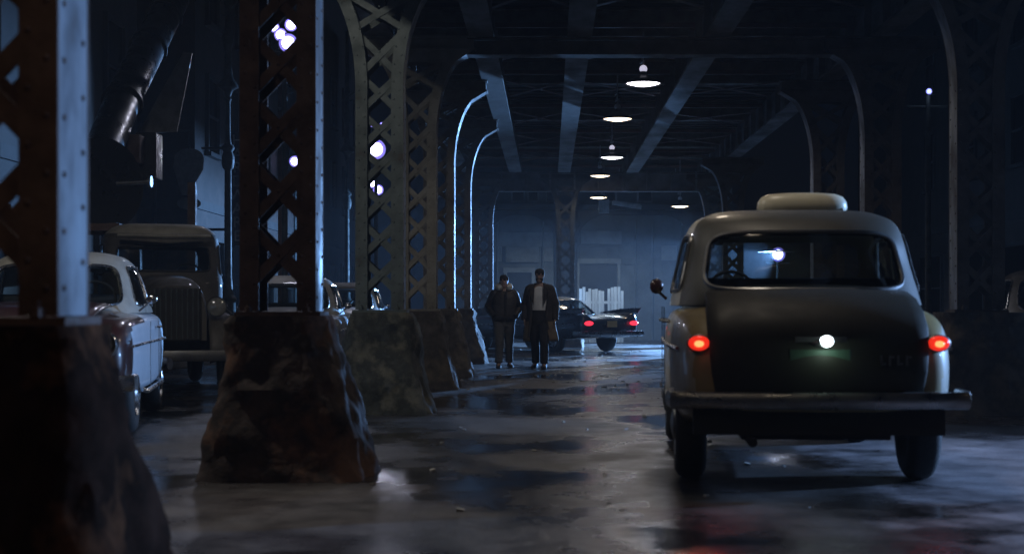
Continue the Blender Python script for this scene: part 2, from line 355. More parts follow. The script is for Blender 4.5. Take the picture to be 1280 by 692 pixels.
# ------------------------------------------------------------------ mesh helpers
class MB:
    def __init__(s):
        s.v = []; s.f = []; s.mi = []; s.cur = 0
    def add(s, vs, fs):
        o = len(s.v)
        s.v += [tuple(v) for v in vs]
        s.f += [tuple(i + o for i in f) for f in fs]
        s.mi += [s.cur] * len(fs)
        return s
    def box(s, c, size, rot=None):
        hx, hy, hz = size[0] / 2, size[1] / 2, size[2] / 2
        vs = [Vector((x, y, z)) for x in (-hx, hx) for y in (-hy, hy) for z in (-hz, hz)]
        if rot is not None:
            mt = Euler(rot).to_matrix()
            vs = [mt @ v for v in vs]
        c = Vector(c)
        vs = [v + c for v in vs]
        return s.add(vs, [(0, 1, 3, 2), (4, 6, 7, 5), (0, 4, 5, 1), (2, 3, 7, 6), (0, 2, 6, 4), (1, 5, 7, 3)])
    def bar(s, p, q, wd, th, up=(0, 0, 1)):
        p = Vector(p); q = Vector(q); dr = (q - p).normalized(); up = Vector(up)
        side = dr.cross(up)
        if side.length < 1e-4:
            side = dr.cross(Vector((1, 0, 0)))
        side.normalize(); u = side.cross(dr).normalized()
        vs = []
        for b in (p, q):
            for a1, a2 in ((-1, -1), (1, -1), (1, 1), (-1, 1)):
                vs.append(b + side * (a1 * wd / 2) + u * (a2 * th / 2))
        return s.add(vs, [(3, 2, 1, 0), (4, 5, 6, 7), (0, 1, 5, 4), (1, 2, 6, 5), (2, 3, 7, 6), (3, 0, 4, 7)])
    def tube(s, pts, r, n=10, cap=True, flat=1.0):
        pts = [Vector(p) for p in pts]
        rs = r if isinstance(r, (list, tuple)) else [r] * len(pts)
        rings = []
        prev = None
        for i, p in enumerate(pts):
            a = pts[max(0, i - 1)]; b = pts[min(len(pts) - 1, i + 1)]
            t = (b - a).normalized()
            if prev is None:
                ref = Vector((0, 0, 1)) if abs(t.z) < 0.9 else Vector((0, 1, 0))
                sd = t.cross(ref).normalized()
            else:
                sd = (prev - t * prev.dot(t)).normalized()
            prev = sd
            up = sd.cross(t).normalized()
            rings.append([p + (sd * math.cos(2 * PI * k / n) + up * (math.sin(2 * PI * k / n) * flat)) * rs[i] for k in range(n)])
        return s.loft(rings, cap)
    def loft(s, rings, cap=True, closed=True):
        n = len(rings[0])
        vs = [p for rg in rings for p in rg]
        fs = []
        m = n if closed else n - 1
        for i in range(len(rings) - 1):
            for k in range(m):
                k2 = (k + 1) % n
                fs.append((i * n + k, i * n + k2, (i + 1) * n + k2, (i + 1) * n + k))
        if cap:
            fs.append(tuple(range(n - 1, -1, -1)))
            fs.append(tuple((len(rings) - 1) * n + k for k in range(n)))
        return s.add(vs, fs)
    def lathe(s, prof, c=(0, 0, 0), axis=(0, 0, 1), n=24, cap=True, sx=1.0, sy=1.0):
        q = Vector((0, 0, 1)).rotation_difference(Vector(axis)).to_matrix()
        c = Vector(c)
        rings = [[c + q @ Vector((r * sx * math.cos(2 * PI * k / n), r * sy * math.sin(2 * PI * k / n), z)) for k in range(n)] for r, z in prof]
        return s.loft(rings, cap)
    def ball(s, c, r, n=12, sc=(1, 1, 1)):
        prof = [(max(1e-4, r * math.sin(PI * i / (n // 2 + 2))), -r * math.cos(PI * i / (n // 2 + 2))) for i in range(n // 2 + 3)]
        o = len(s.v)
        s.lathe(prof, (0, 0, 0), n=n)
        for i in range(o, len(s.v)):
            v = s.v[i]
            s.v[i] = (c[0] + v[0] * sc[0], c[1] + v[1] * sc[1], c[2] + v[2] * sc[2])
        return s
    def prism(s, poly, depth, frame):
        # poly: 2-D points; frame: (origin, ax, ay, an); extruded along an by depth
        o, ax, ay, an = [Vector(x) for x in frame]
        n = len(poly)
        vs = [o + ax * p[0] + ay * p[1] for p in poly] + [o + ax * p[0] + ay * p[1] + an * depth for p in poly]
        fs = [tuple(range(n - 1, -1, -1)), tuple(range(n, 2 * n))]
        fs += [(k, (k + 1) % n, n + (k + 1) % n, n + k) for k in range(n)]
        return s.add(vs, fs)
    def build(s, name, mats, parent=None, smooth=True, loc=None, bevel=0.0, subsurf=0, angle=40):
        me = bpy.data.meshes.new(name)
        me.from_pydata(s.v, [], s.f)
        if not isinstance(mats, (list, tuple)):
            mats = [mats]
        for m in mats:
            me.materials.append(m)
        me.polygons.foreach_set('material_index', s.mi)
        bm = bmesh.new(); bm.from_mesh(me)
        bmesh.ops.recalc_face_normals(bm, faces=bm.faces)
        bm.to_mesh(me); bm.free()
        o = bpy.data.objects.new(name, me)
        C.objects.link(o)
        if parent is not None:
            o.parent = parent
        if loc is not None:
            o.location = loc
        if subsurf:
            md = o.modifiers.new('sub', 'SUBSURF'); md.levels = subsurf; md.render_levels = subsurf
        if bevel:
            md = o.modifiers.new('bev', 'BEVEL'); md.width = bevel; md.segments = 2; md.limit_method = 'ANGLE'; md.angle_limit = R(40)
        if smooth:
            me.shade_smooth()
            if not subsurf:
                me.set_sharp_from_angle(angle=R(angle))
        return o

def bake(o):
    dg = bpy.context.evaluated_depsgraph_get()
    dg.update()
    me = bpy.data.meshes.new_from_object(o.evaluated_get(dg))
    o.modifiers.clear()
    o.data = me
    return o

def tag(o, label=None, cat=None, group=None, kind=None):
    if label: o['label'] = label
    if cat: o['category'] = cat
    if group: o['group'] = group
    if kind: o['kind'] = kind
    return o

def thing(name, label, cat, loc=(0, 0, 0), rz=0.0, group=None):
    o = bpy.data.objects.new(name, None)
    o.empty_display_size = 0.1
    C.objects.link(o)
    o.location = loc
    o.rotation_euler = (0, 0, rz)
    return tag(o, label, cat, group)

def copy_tree(o, parent=None):
    c = o.copy(); C.objects.link(c)
    if parent is not None:
        c.parent = parent
    for ch in [x for x in list(o.children)]:
        copy_tree(ch, c)
    return c

def sm(a, b, x):
    x = max(0.0, min(1.0, (x - a) / (b - a)))
    return x * x * (3 - 2 * x)

def lamp(name, kind, loc, power, col, parent=None, target=None, size=150, blend=0.5, radius=0.1):
    l = bpy.data.lights.new(name, kind)
    l.energy = power
    l.color = col
    l.shadow_soft_size = radius
    if kind == 'SPOT':
        l.spot_size = R(size); l.spot_blend = blend
    o = bpy.data.objects.new(name, l)
    C.objects.link(o)
    o.location = loc
    if target is not None:
        dv = Vector(target) - Vector(loc)
        o.rotation_euler = dv.to_track_quat('-Z', 'Y').to_euler()
    if parent is not None:
        o.parent = parent
    return o

# ------------------------------------------------------------------ ground
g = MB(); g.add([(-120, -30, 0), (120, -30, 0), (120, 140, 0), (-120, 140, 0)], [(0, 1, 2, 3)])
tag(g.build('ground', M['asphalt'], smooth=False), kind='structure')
k = MB()
k.box((-9.3, 45, 0.06), (5.2, 120, 0.12))
tag(k.build('sidewalk', M['pavement'], smooth=False, bevel=0.02), kind='structure')
k = MB()
k.box((9.8, 35, 0.06), (5.6, 80, 0.12))
tag(k.build('sidewalk', M['pavement'], smooth=False, bevel=0.02), kind='structure')
# loose grit, chips and scraps of paper
db = MB()
for i in range(420):
    y = random.uniform(20, 40) if i % 3 else random.uniform(8, 40)
    x = random.uniform(-1.4, 4.0) if i % 2 else random.uniform(-1.2, 2.2)
    r = random.uniform(0.006, 0.022)
    a = random.uniform(0, PI)
    db.box((x, y, r * 0.35), (r * 2, r * random.uniform(1, 2), r * 0.7), (random.uniform(-.3, .3), random.uniform(-.3, .3), a))
tag(db.build('debris', M['paper'], smooth=False), 'pale grit and paper scraps littering the wet roadway', 'debris', kind='stuff')

# ------------------------------------------------------------------ elevated railway: lattice columns, stone pedestals, deck
PX = -1.79           # centre line of the left row
HX = 0.25            # half width of a column
ZP = 1.06             # top of pedestals
ZF, ZT = 3.42, 4.62   # flare start, flare top

def flare_x(z, hx, reach):
    if z <= ZF:
        return hx
    t = (z - ZF) / (ZT - ZF)
    return hx + reach * (1 - math.sqrt(max(0.0, 1 - t * t)) )

def ribbon(mb, pts, nrm, wdir, wid, th):
    # strip following pts, thickness along nrm (per point), width along wdir
    rings = []
    wd = Vector(wdir)
    for p, n in zip(pts, nrm):
        p = Vector(p); n = Vector(n)
        rings.append([p - wd * wid / 2, p + wd * wid / 2, p + wd * wid / 2 + n * th, p - wd * wid / 2 + n * th])
    mb.loft(rings, True)

def rivet(mb, p, n, r=0.012):
    p = Vector(p); n = Vector(n)
    mb.lathe([(r, 0), (r * 0.75, r * 0.5), (0.002, r * 0.75)], p, n, n=6, cap=False)

def lattice_column(x, y, material, label, group, reach=0.52, dep=0.30, base=ZP, pitch=0.40, node=None, web='steel_web'):
    t = thing('steel_column', label, 'column', (x, y, base), 0, group)
    H0 = base
    zs = [base + 0.03 + (ZF - base - 0.03) * i / 6 for i in range(7)] + [ZF + (ZT - ZF) * (1 - math.cos(PI / 2 * i / 12)) ** 1 for i in range(1, 13)]
    zs = sorted(set(round(z, 4) for z in zs))
    for sgn in (-1, 1):
        m = MB()
        pts = []; nr = []
        for z in zs:
            pts.append((sgn * flare_x(z, HX, reach), 0, z - base))
        for i in range(len(pts)):
            a = Vector(pts[max(0, i - 1)]); b = Vector(pts[min(len(pts) - 1, i + 1)])
            tn = (b - a).normalized()
            n = Vector((tn.z, 0, -tn.x)) * sgn
            nr.append(n)
        m.cur = 1
        ribbon(m, pts, [-n for n in nr], (0, 1, 0), dep, 0.016)
        m.cur = 0
        fw = 0.125
        for yy in (-1, 1):
            off = 0.016 if yy < 0 else 0.0
            rings = []
            for p, n in zip(pts, nr):
                p = Vector(p)
                y0 = yy * (dep / 2 + 0.0015); y1 = yy * (dep / 2 + 0.016)
                o1 = p + n * 0.002; o2 = p - n * fw
                rings.append([Vector((o1.x, y0, o1.z)), Vector((o2.x, y0, o2.z)), Vector((o2.x, y1, o2.z)), Vector((o1.x, y1, o1.z))])
            m.loft(rings, True)
        # rivets on the front flange and on the outer web
        z = base + 0.12
        while z < ZT - 0.1:
            fx = flare_x(z, HX, reach)
            rivet(m, (sgn * (fx - 0.035), -dep / 2 - 0.016, z - base), (0, -1, 0))
            rivet(m, (sgn * (fx - 0.095), -dep / 2 - 0.016, z - base + 0.09), (0, -1, 0))
            if z < ZF:
                rivet(m, (sgn * (fx + 0.0), -dep / 2 + 0.05, z - base), (sgn, 0, 0), 0.012)
                rivet(m, (sgn * (fx + 0.0), dep / 2 - 0.05, z - base + 0.09), (sgn, 0, 0), 0.012)
            z += 0.185
        m.build('channel', [material, M[web]], t)
    lt = MB()
    zst = base + 0.14
    if node is not None:
        zst = node - pitch * math.floor((node - base - 0.1) / pitch)
    for yy in (-1, 1):
        z = zst
        while z < ZT - 0.45:
            z2 = z + pitch * (1 if z < ZF else 1.25)
            a0 = flare_x(z, HX, reach) - 0.05; a1 = flare_x(z2, HX, reach) - 0.05
            yb = yy * (dep / 2 - 0.012)
            lt.bar((-a0, yb, z - base), (a1, yb, z2 - base), 0.011, 0.06, (0, 0, 1)) if False else None
            for q, s2 in ((0, 1), (1, -1)):
                yq = yb - yy * 0.013 * q
                lt.bar((-a0 * s2, yq, z - base), (a1 * s2, yq, z2 - base), 0.011, 0.068, (s2 * (z2 - z), 0, -(-a0 * -1 - a1) if False else (-(a0 + a1))))
            rivet(lt, (0, yy * (dep / 2 - 0.006), (z + z2) / 2 - base), (0, yy, 0), 0.013)
            z = z2
    lt.build('lattice', material, t, smooth=False)
    cp = MB()
    # solid arched spandrel between the two flares
    ztop = ZT - base; zb = ZT - 0.30 - base
    xin = flare_x(ZT - 0.3, HX, reach) - 0.03
    xtop = flare_x(ZT - 0.01, HX, reach) - 0.03
    poly = [(-xtop, ztop), (xtop, ztop), (xin, zb)]
    for i in range(0, 13):
        a = PI * i / 12
        poly.append((xin * 0.93 * math.cos(a), zb + 0.16 * math.sin(a) - 0.02))
    poly.append((-xin, zb))
    cp.prism(poly, 0.014, ((0, -dep / 2 - 0.014 - 0.0, 0), (1, 0, 0), (0, 0, 1), (0, 1, 0)))
    cp.prism(poly, 0.014, ((0, dep / 2, 0), (1, 0, 0), (0, 0, 1), (0, 1, 0)))
    for q in range(9):
        rivet(cp, (-xtop * 0.9 + q * xtop * 0.225, -dep / 2 - 0.014, ztop - 0.05), (0, -1, 0))
    cp.build('spandrel_plate', material, t, smooth=False)
    cb = MB()
    rr = HX + reach + 0.02
    cb.box((0, 0, ztop + 0.095), (rr * 2 - 0.05, 0.20, 0.135)); cb.box((0, 0, ztop + 0.012), (rr * 2, dep + 0.09, 0.024)); cb.box((0, 0, ztop + 0.176), (rr * 2, dep + 0.06, 0.024))
    cb.build('cap_beam', material, t, smooth=False, bevel=0.006)
    bp = MB()
    bp.box((0, 0, 0.013), (HX * 2 + 0.07, dep + 0.09, 0.026))
    for sx in (-1, 1):
        for sy in (-1, 1):
            bp.lathe([(0.025, 0), (0.025, 0.03), (0.012, 0.032), (0.012, 0.055)], (sx * (HX - 0.06), sy * (dep / 2 + 0.028), 0.026), n=6)
    bp.build('base_plate', material, t, smooth=False)
    return t

def pedestal(x, y, material, label, group, hb=0.59, ht=0.41, h=1.06, seed=0, skew=0.0, name='stone_pedestal'):
    rnd = random.Random(seed)
    bm = bmesh.new()
    n = 14
    import mathutils
    nz = mathutils.noise
    off = Vector((seed * 3.7, seed * 1.3, seed * 2.1))
    m = MB()
    rings = []
    rows = 24; per = 18
    for i in range(rows + 1):
        t = i / rows
        hw = hb + (ht - hb) * (t ** 0.9)
        hd = (hb * 0.92) + (ht - hb * 0.92) * (t ** 0.9)
        ring = []
        for k in range(4 * per):
            sd = k // per; u = (k % per) / per * 2 - 1
            c = [(u, -1), (1, u), (-u, 1), (-1, -u)][sd]
            # slightly rounded corners
            l = (abs(c[0]) ** 7 + abs(c[1]) ** 7) ** (1 / 7)
            px, py = c[0] / l * hw, c[1] / l * hd
            p = Vector((px, py, t * h))
            q = p * 2.2 + off
            dsp = nz.noise(q) * 0.07 + nz.noise(q * 2.7) * 0.035 + nz.noise(q * 6) * 0.022 + nz.noise(q * 13) * 0.01
            nrm = Vector((c[0], c[1], 0)).normalized()
            p += nrm * dsp * (1 if t < 0.97 else 0.4)
            p.x += skew * (1 - t)
            if 0 < i < rows:
                p.z += nz.noise(q * 1.6 + Vector((9, 9, 9))) * 0.03
            ring.append(p)
        rings.append(ring)
    m.loft(rings, True)
    o = m.build(name, material, loc=(x, y, 0), angle=28)
    bm.free()
    return tag(o, label, 'pedestal', group)

YS = [5.05, 10.2, 16.2, 20.9, 24.9, 30.1]
cmat = ['steel_rust', 'steel_rust', 'steel_green', 'steel_tan', 'steel_brown', 'steel_brown']
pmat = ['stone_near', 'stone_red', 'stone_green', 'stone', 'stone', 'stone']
clab = ['rusty red lattice column nearest the camera, cut off by left edge of the photo',
        'rusty lattice column standing behind the big dark stained pedestal',
        'grey green lattice column with a bright white lamp shining through its lattice',
        'tan lattice column with a flared top lit warmly, third from the walking pair',
        'brown lattice column with thin bright curved edge, second from the walking pair',
        'brown lattice column with thin bright curved edge, nearest the walking pair']
plab = ['reddish rough stone pedestal, blurred in the bottom left corner',
        'big dark stone pedestal with rust brown stains, left of the puddles',
        'mossy grey green stone pedestal under the grey green column',
        'dark stone pedestal under the tan lit column',
        'dark stone pedestal partly hidden, one before the pair of walkers',
        'dark stone pedestal right beside the walker in short jacket']
for i, y in enumerate(YS):
    lattice_column(PX - (0.04 if i == 0 else 0), y, M[cmat[i]], clab[i], 'lattice columns along the left of the roadway', pitch=(0.42, 0.42, 0.385, 0.40, 0.40, 0.40)[i], node=(None, 2.93, 2.795, None, None, None)[i], web=('steel_web', 'steel_web_dim', 'steel_web', 'steel_dark', 'steel_dark', 'steel_dark')[i])
    kw = dict(hb=0.57, ht=0.30)
    if i == 0: kw = dict(hb=0.57, ht=0.32)
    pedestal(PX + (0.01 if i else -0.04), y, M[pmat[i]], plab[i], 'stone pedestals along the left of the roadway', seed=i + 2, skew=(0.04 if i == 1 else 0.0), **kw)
RX = 4.56
YR = [10.2, 16.2, 20.9, 24.9, 37.7, 42.0]
rlab = ['dark lattice column at right of the taxi, outside the frame edge',
        'dark lattice column rising right of the taxi near the right edge',
        'faint dark lattice column above the right half of the taxi roof',
        'faint dark lattice column behind the taxi roof sign',
        'dark lattice column hidden behind the taxi cabin',
        'dark lattice column at the right end of the blue hazy opening']
rplab = ['dark stone pedestal at far right foreground', 'dark stone pedestal right of the taxi by the lit ground', 'dark stone pedestal behind right rear wing of the taxi',
         'dark stone pedestal hidden behind the taxi boot', 'dark stone pedestal behind the taxi cabin', 'dark stone pedestal at right of the finned car']
for i, y in enumerate(YR):
    if y < 12: continue
    lattice_column(RX, y, M['steel_dark'], rlab[i], 'lattice columns along the right of the roadway')
    pedestal(RX, y, M['stone'], rplab[i], 'stone pedestals along the right of the roadway', seed=20 + i)

# deck
dk = thing('elevated_deck', 'dark steel and timber railway deck overhead with pale girder undersides', 'bridge', (0, 0, 4.8))
Y0, Y1 = 3.0, 46.5
for gx in (-2.30, -0.92, 0.42, 2.30, 4.56):
    m = MB()
    wd = 0.34
    m.box((gx, (Y0 + Y1) / 2, 0.02), (wd, Y1 - Y0, 0.04))
    m.box((gx, (Y0 + Y1) / 2, 0.34), (0.03, Y1 - Y0, 0.60))
    y = Y0 + 0.4
    while y < Y1:
        for sx in (-1, 1):
            m.box((gx + sx * 0.07, y, 0.34), (0.10, 0.02, 0.595))
        y += 1.2
    m.build('girder', M['girder'], dk, smooth=False)
for y in YS + [36.0, 42.0, 45.0]:
    m = MB()
    m.box((1.4, y, 0.73), (8.2, 0.30, 0.03)); m.box((1.4, y, 0.95), (8.2, 0.03, 0.41)); m.box((1.4, y, 1.17), (8.2, 0.30, 0.03))
    m.build('cross_beam', M['steel_brown'], dk, smooth=False)
for i in range(8):
    m = MB()
    y0 = 10.5 + i * 4.6
    for x0, x1 in ((-2.3, -0.92), (-0.92, 0.42), (0.42, 2.30), (2.30, 4.56)):
        m.bar((x0 + 0.05, y0, 0.62), (x1 - 0.05, y0 + 2.2, 0.62), 0.09, 0.012)
        m.bar((x1 - 0.05, y0, 0.60), (x0 + 0.05, y0 + 2.2, 0.60), 0.09, 0.012)
        m.bar((x0 + 0.05, y0 + 3.2, 0.55), (x1 - 0.05, y0 + 3.2, 0.55), 0.07, 0.07)
    m.build('bracing', M['red_brace'], dk, smooth=False)
m = MB()
y = Y0
while y < Y1:
    m.box((1.4, y, 1.29), (8.4, 0.24, 0.20)); y += 0.52
m.build('sleepers', M['dark_timber'], dk, smooth=False)
m = MB(); m.box((1.4, (Y0 + Y1) / 2, 1.445), (9.0, Y1 - Y0 + 0.2, 0.10))
m.build('deck_boards', M['dark_timber'], dk, smooth=False)

m = MB()
m.box((1.38, 42.0, -0.22), (5.9, 0.03, 0.52)); m.box((1.38, 42.0, -0.495), (5.9, 0.32, 0.03)); m.box((1.38, 42.0, 0.02 - 0.04), (5.9, 0.30, 0.03))
for i in range(9): m.box((-1.3 + i * 0.67, 41.90, -0.22), (0.05, 0.17, 0.518))
m.build('cross_girder', M['girder'], dk, smooth=False)
lattice_column(PX, 42.0, M['steel_brown'], 'far brown lattice column at the left end of the blue hazy opening', 'lattice columns along the left of the roadway')
pedestal(PX, 42.0, M['stone'], 'far dark stone pedestal behind the two walkers', 'stone pedestals along the left of the roadway', seed=50)
m = MB()
m.box((1.38, 20.9, -0.125), (5.0, 0.03, 0.19)); m.box((1.38, 20.9, -0.232), (5.0, 0.30, 0.022)); m.box((1.38, 20.9, -0.016), (5.0, 0.30, 0.022))
m.build('cross_girder', M['steel_dark'], dk, smooth=False)
# middle column of the last bent
lattice_column(0.46, 42.0, M['iron'], 'dark lattice column between the two far arches behind the finned car', 'lattice columns along the right of the roadway', reach=0.45)
pedestal(0.46, 42.0, M['stone'], 'dark stone pedestal behind the finned car roof', 'stone pedestals along the right of the roadway', seed=40, hb=0.5, ht=0.4)

# ------------------------------------------------------------------ pendant lamps under the deck
def pendant(x, y, zl, lens, power, col, label, rz=0.0, drop=0.5):
    t = thing('pendant_lamp', label, 'lamp', (x, y, zl), rz, 'pendant lamps under the deck')
    m = MB(); m.tube([(0, 0, 0.17), (0, 0, 5.42 - zl)], 0.012, 8)
    m.build('rod', M['conduit'], t)
    m = MB()
    m.lathe([(0.275, 0.0), (0.27, 0.022), (0.20, 0.075), (0.11, 0.115), (0.06, 0.14), (0.045, 0.20), (0.02, 0.215), (0.02, 0.19), (0.05, 0.128), (0.1, 0.102), (0.19, 0.06), (0.262, 0.012)], n=32, cap=False)
    m.build('shade', M['enamel'], t)
    m = MB(); m.ball((0, 0, 0.235), 0.062, 14)
    m.build('socket', M['socket_glow'] if lens is M['bulb_white'] else M['enamel_white'], t)
    m = MB(); m.lathe([(0.002, -0.035), (0.12, -0.026), (0.2, -0.008), (0.258, 0.01), (0.002, 0.02)], n=32, cap=False)
    m.build('lens', lens, t)
    m = MB()
    m.tube([(0.0, 0, 0.30), (0.05, 0.25, 0.42), (-0.02, 0.5, 0.40), (0.06, 0.9, 0.62), (0.02, 1.5, 0.66)], 0.011, 6)
    m.build('cable', M['conduit'], t)
    l = lamp('pendant_light', 'SPOT', (0, 0, -0.10), power, col, t, size=(165 if y > 15 or x < -2 else 125), blend=0.35, radius=0.18)
    l.rotation_euler = (0, 0, 0)
    return t
WHITE = (0.93, 0.93, 1.0); WARM = (1.0, 0.80, 0.58)
pendant(1.48, 23.8, 4.6, M['bulb_white'], 120, WHITE, 'white pendant lamp with glowing lens, nearest in the row')
pendant(1.28, 28.3, 4.6, M['bulb_warm'], 45, WARM, 'warm yellowish pendant lamp just below the nearest white one')
pendant(1.48, 35.6, 4.6, M['bulb_white'], 50, WHITE, 'third pendant lamp of the row, white with violet rim')
pendant(1.37, 40.6, 4.6, M['bulb_warm'], 45, WARM, 'fourth small warm pendant lamp in the row')
pendant(1.49, 45.6, 4.38, M['bulb_warm'], 420, (0.7, 0.86, 1.0), 'fifth tiny pendant lamp above the pale hanging box')
pendant(3.85, 44.6, 4.05, M['bulb_warm'], 380, (0.30, 0.55, 1.0), 'small lamp hanging alone lower at right of the row')
pendant(1.45, 16.4, 4.62, M['bulb_warm'], 80, (1.0, 0.84, 0.66), 'warm pendant lamp just above the top edge of view')
pendant(1.15, 10.6, 4.62, M['bulb_warm'], 62, (1.0, 0.88, 0.74), 'warm pendant lamp above the taxi, above the view')
pendant(0.6, 3.4, 4.62, M['bulb_warm'], 9, (1.0, 0.84, 0.66), 'warm pendant lamp overhead, nearest the camera and out of view')

pendant(-1.5, 1.7, 4.62, M['bulb_warm'], 45, (1.0, 0.76, 0.60), 'added warm fill lamp overhead at left by the nearest column, out of view')  # fill light added for the nearest column and pedestal
pendant(-2.7, 6.0, 4.62, M['bulb_warm'], 34, (1.0, 0.78, 0.62), 'added warm fill lamp overhead between the first two left columns, out of view')  # fill light added for the front of the second column

# ------------------------------------------------------------------ far storefront across the end of the roadway
FY = 50.0
fb = thing('storefront_building', 'grey boarded storefront with arched bays in blue haze at the end', 'building', (1.4, FY, 0))
bx = lambda x: x - 1.4
m = MB(); m.box((0, 0.6 + 3, 3.4), (9.4, 6, 6.8)); m.build('wall', M['facade'], fb, smooth=False)
# dark piers and rounded arches standing proud of the wall
def arch_frame(mb, xa, xb, ztop, r, z1, y0, th):
    # spandrels and lintel round an opening xa..xb with rounded upper corners, up to height z1
    pts = []
    n = 10
    for cx, a0 in ((xb - r, 0), (xa + r, PI / 2)):
        for i in range(n + 1):
            a = a0 + PI / 2 * i / n
            pts.append((cx + r * math.cos(a), ztop - r + r * math.sin(a)))
    fr = ((0, y0, 0), (1, 0, 0), (0, 0, 1), (0, 1, 0))
    # pieces between the curve and the line z1
    full = [(xb, z1)] + [(xb, ztop - r)] + pts[1:n + 1]
    mb.prism([(xb, z1)] + [p for p in pts[:n + 1]] + [(pts[n][0], z1)], th, fr)
    mb.prism([(pts[n][0], z1)] + [pts[n]] + [pts[n + 1]] + [(pts[n + 1][0], z1)], th, fr)
    mb.prism([(pts[n + 1][0], z1)] + pts[n + 1:] + [(xa, z1)], th, fr)
m = MB()
arch_frame(m, bx(-2.05), bx(0.20), 4.15, 0.95, 4.3, 0.46, 0.14)
arch_frame(m, bx(0.95), bx(4.75), 4.15, 0.95, 4.3, 0.46, 0.14)
m.box((bx(0.575), 0.53, 2.15), (0.746, 0.14, 4.3)); m.box((bx(-2.6), 0.53, 2.15), (1.096, 0.14, 4.3)); m.box((bx(5.35), 0.53, 2.15), (1.196, 0.14, 4.3))
m.build('arcade', M['facade_dark'], fb, smooth=False)
m = MB(); m.box((0, 0.35, 4.40), (9.6, 0.55, 0.18)); m.box((0, 0.40, 5.6), (9.6, 0.5, 0.2)); m.box((0, 0.4, 6.75), (9.7, 0.6, 0.25))
m.build('cornice', M['facade_dark'], fb, smooth=False)
m = MB(); m.box((bx(-0.9), 0.565, 3.35), (2.1, 0.06, 0.48)); m.build('fascia_board', M['board'], fb, smooth=False, bevel=0.01)
m = MB(); m.box((bx(1.75), 0.565, 3.42), (1.36, 0.06, 0.44)); m.build('fascia_board', M['board'], fb, smooth=False, bevel=0.01)
m = MB()
m.box((bx(-0.88), 0.54, 2.85), (1.02, 0.10, 0.44))
m.box((bx(-0.88), 0.475, 3.08), (1.1, 0.05, 0.05)); m.box((bx(-0.88), 0.475, 2.62), (1.1, 0.05, 0.05)); m.box((bx(-1.41), 0.475, 2.85), (0.05, 0.05, 0.41)); m.box((bx(-0.35), 0.475, 2.85), (0.05, 0.05, 0.41))
m.build('framed_sign', M['board'], fb, smooth=False)
for px, wd, pz, ph in ((-1.78, 0.42, 2.86, 0.5), (-0.03, 0.34, 2.86, 0.5), (1.48, 0.92, 2.82, 0.62), (2.15, 0.36, 2.82, 0.62), (2.75, 0.5, 2.82, 0.62), (4.0, 0.5, 2.9, 0.5)):
    m = MB(); m.box((bx(px), 0.57, pz), (wd, 0.05, ph)); m.build('wall_panel', M['board'] if pz > 2.84 else M['facade'], fb, smooth=False, bevel=0.01)
for px, wd in ((-1.02, 0.36), (-0.52, 0.28), (0.1, 0.3), (2.0, 0.4), (3.2, 0.4)):
    f_ = MB(); f_.box((bx(px), 0.575, 5.0), (wd + 0.1, 0.06, 0.85))
    fo = f_.build('window', M['board'], fb, smooth=False)
    p_ = MB(); p_.box((bx(px), 0.54, 5.0), (wd, 0.02, 0.72)); p_.build('pane', M['window_dark'], fo, smooth=False)
def door(px, wd, h, leaf):
    dm = MB()
    dm.box((bx(px) - wd / 2 - 0.05, 0.55, h / 2), (0.1, 0.14, h)); dm.box((bx(px) + wd / 2 + 0.05, 0.55, h / 2), (0.1, 0.14, h)); dm.box((bx(px), 0.55, h + 0.08), (wd + 0.24, 0.14, 0.16))
    do = dm.build('door_frame', M['board'], fb, smooth=False)
    lf = MB(); lf.box((bx(px), 0.585, h / 2), (wd, 0.02, h)); lf.build('door', M['door'], do, smooth=False)
door(-0.98, 0.82, 2.25, 1)
door(1.65, 1.26, 2.55, 1)
m = MB()
for px in (-1.72, -0.2, 2.9, 3.45, 4.4):
    m.tube([(bx(px), 0.55, 0), (bx(px), 0.55, 4.0)], 0.035, 8)
m.build('downpipe', M['facade'], fb)
# vertical board texture in relief on the right bay
m = MB()
x = 2.55
while x < 4.7:
    m.box((bx(x), 0.59, 1.6), (0.02, 0.03, 3.1)); x += 0.31
m.build('cover_strips', M['facade'], fb, smooth=False)

# white board fence beside the doorway
fn = thing('board_fence', 'whitewashed upright board fence brightly lit behind the finned car', 'fence', (0.97, 46.6, 0))
m = MB(); random.seed(5)
x = 0.0
while x < 1.3:
    if not (0.78 < x < 0.86):
        hh = 1.62 + random.uniform(-0.07, 0.09)
        m.box((x, random.uniform(-0.008, 0.008), hh / 2 + 0.02), (0.088, 0.022, hh), (0, random.uniform(-0.012, 0.012), 0))
    x += 0.098
m.build('boards', M['whitewood'], fn, smooth=False)
m = MB(); m.box((0.62, 0.045, 0.45), (1.34, 0.05, 0.08)); m.box((0.62, 0.045, 1.25), (1.34, 0.05, 0.08))
m.build('rails', M['whitewood'], fn, smooth=False)

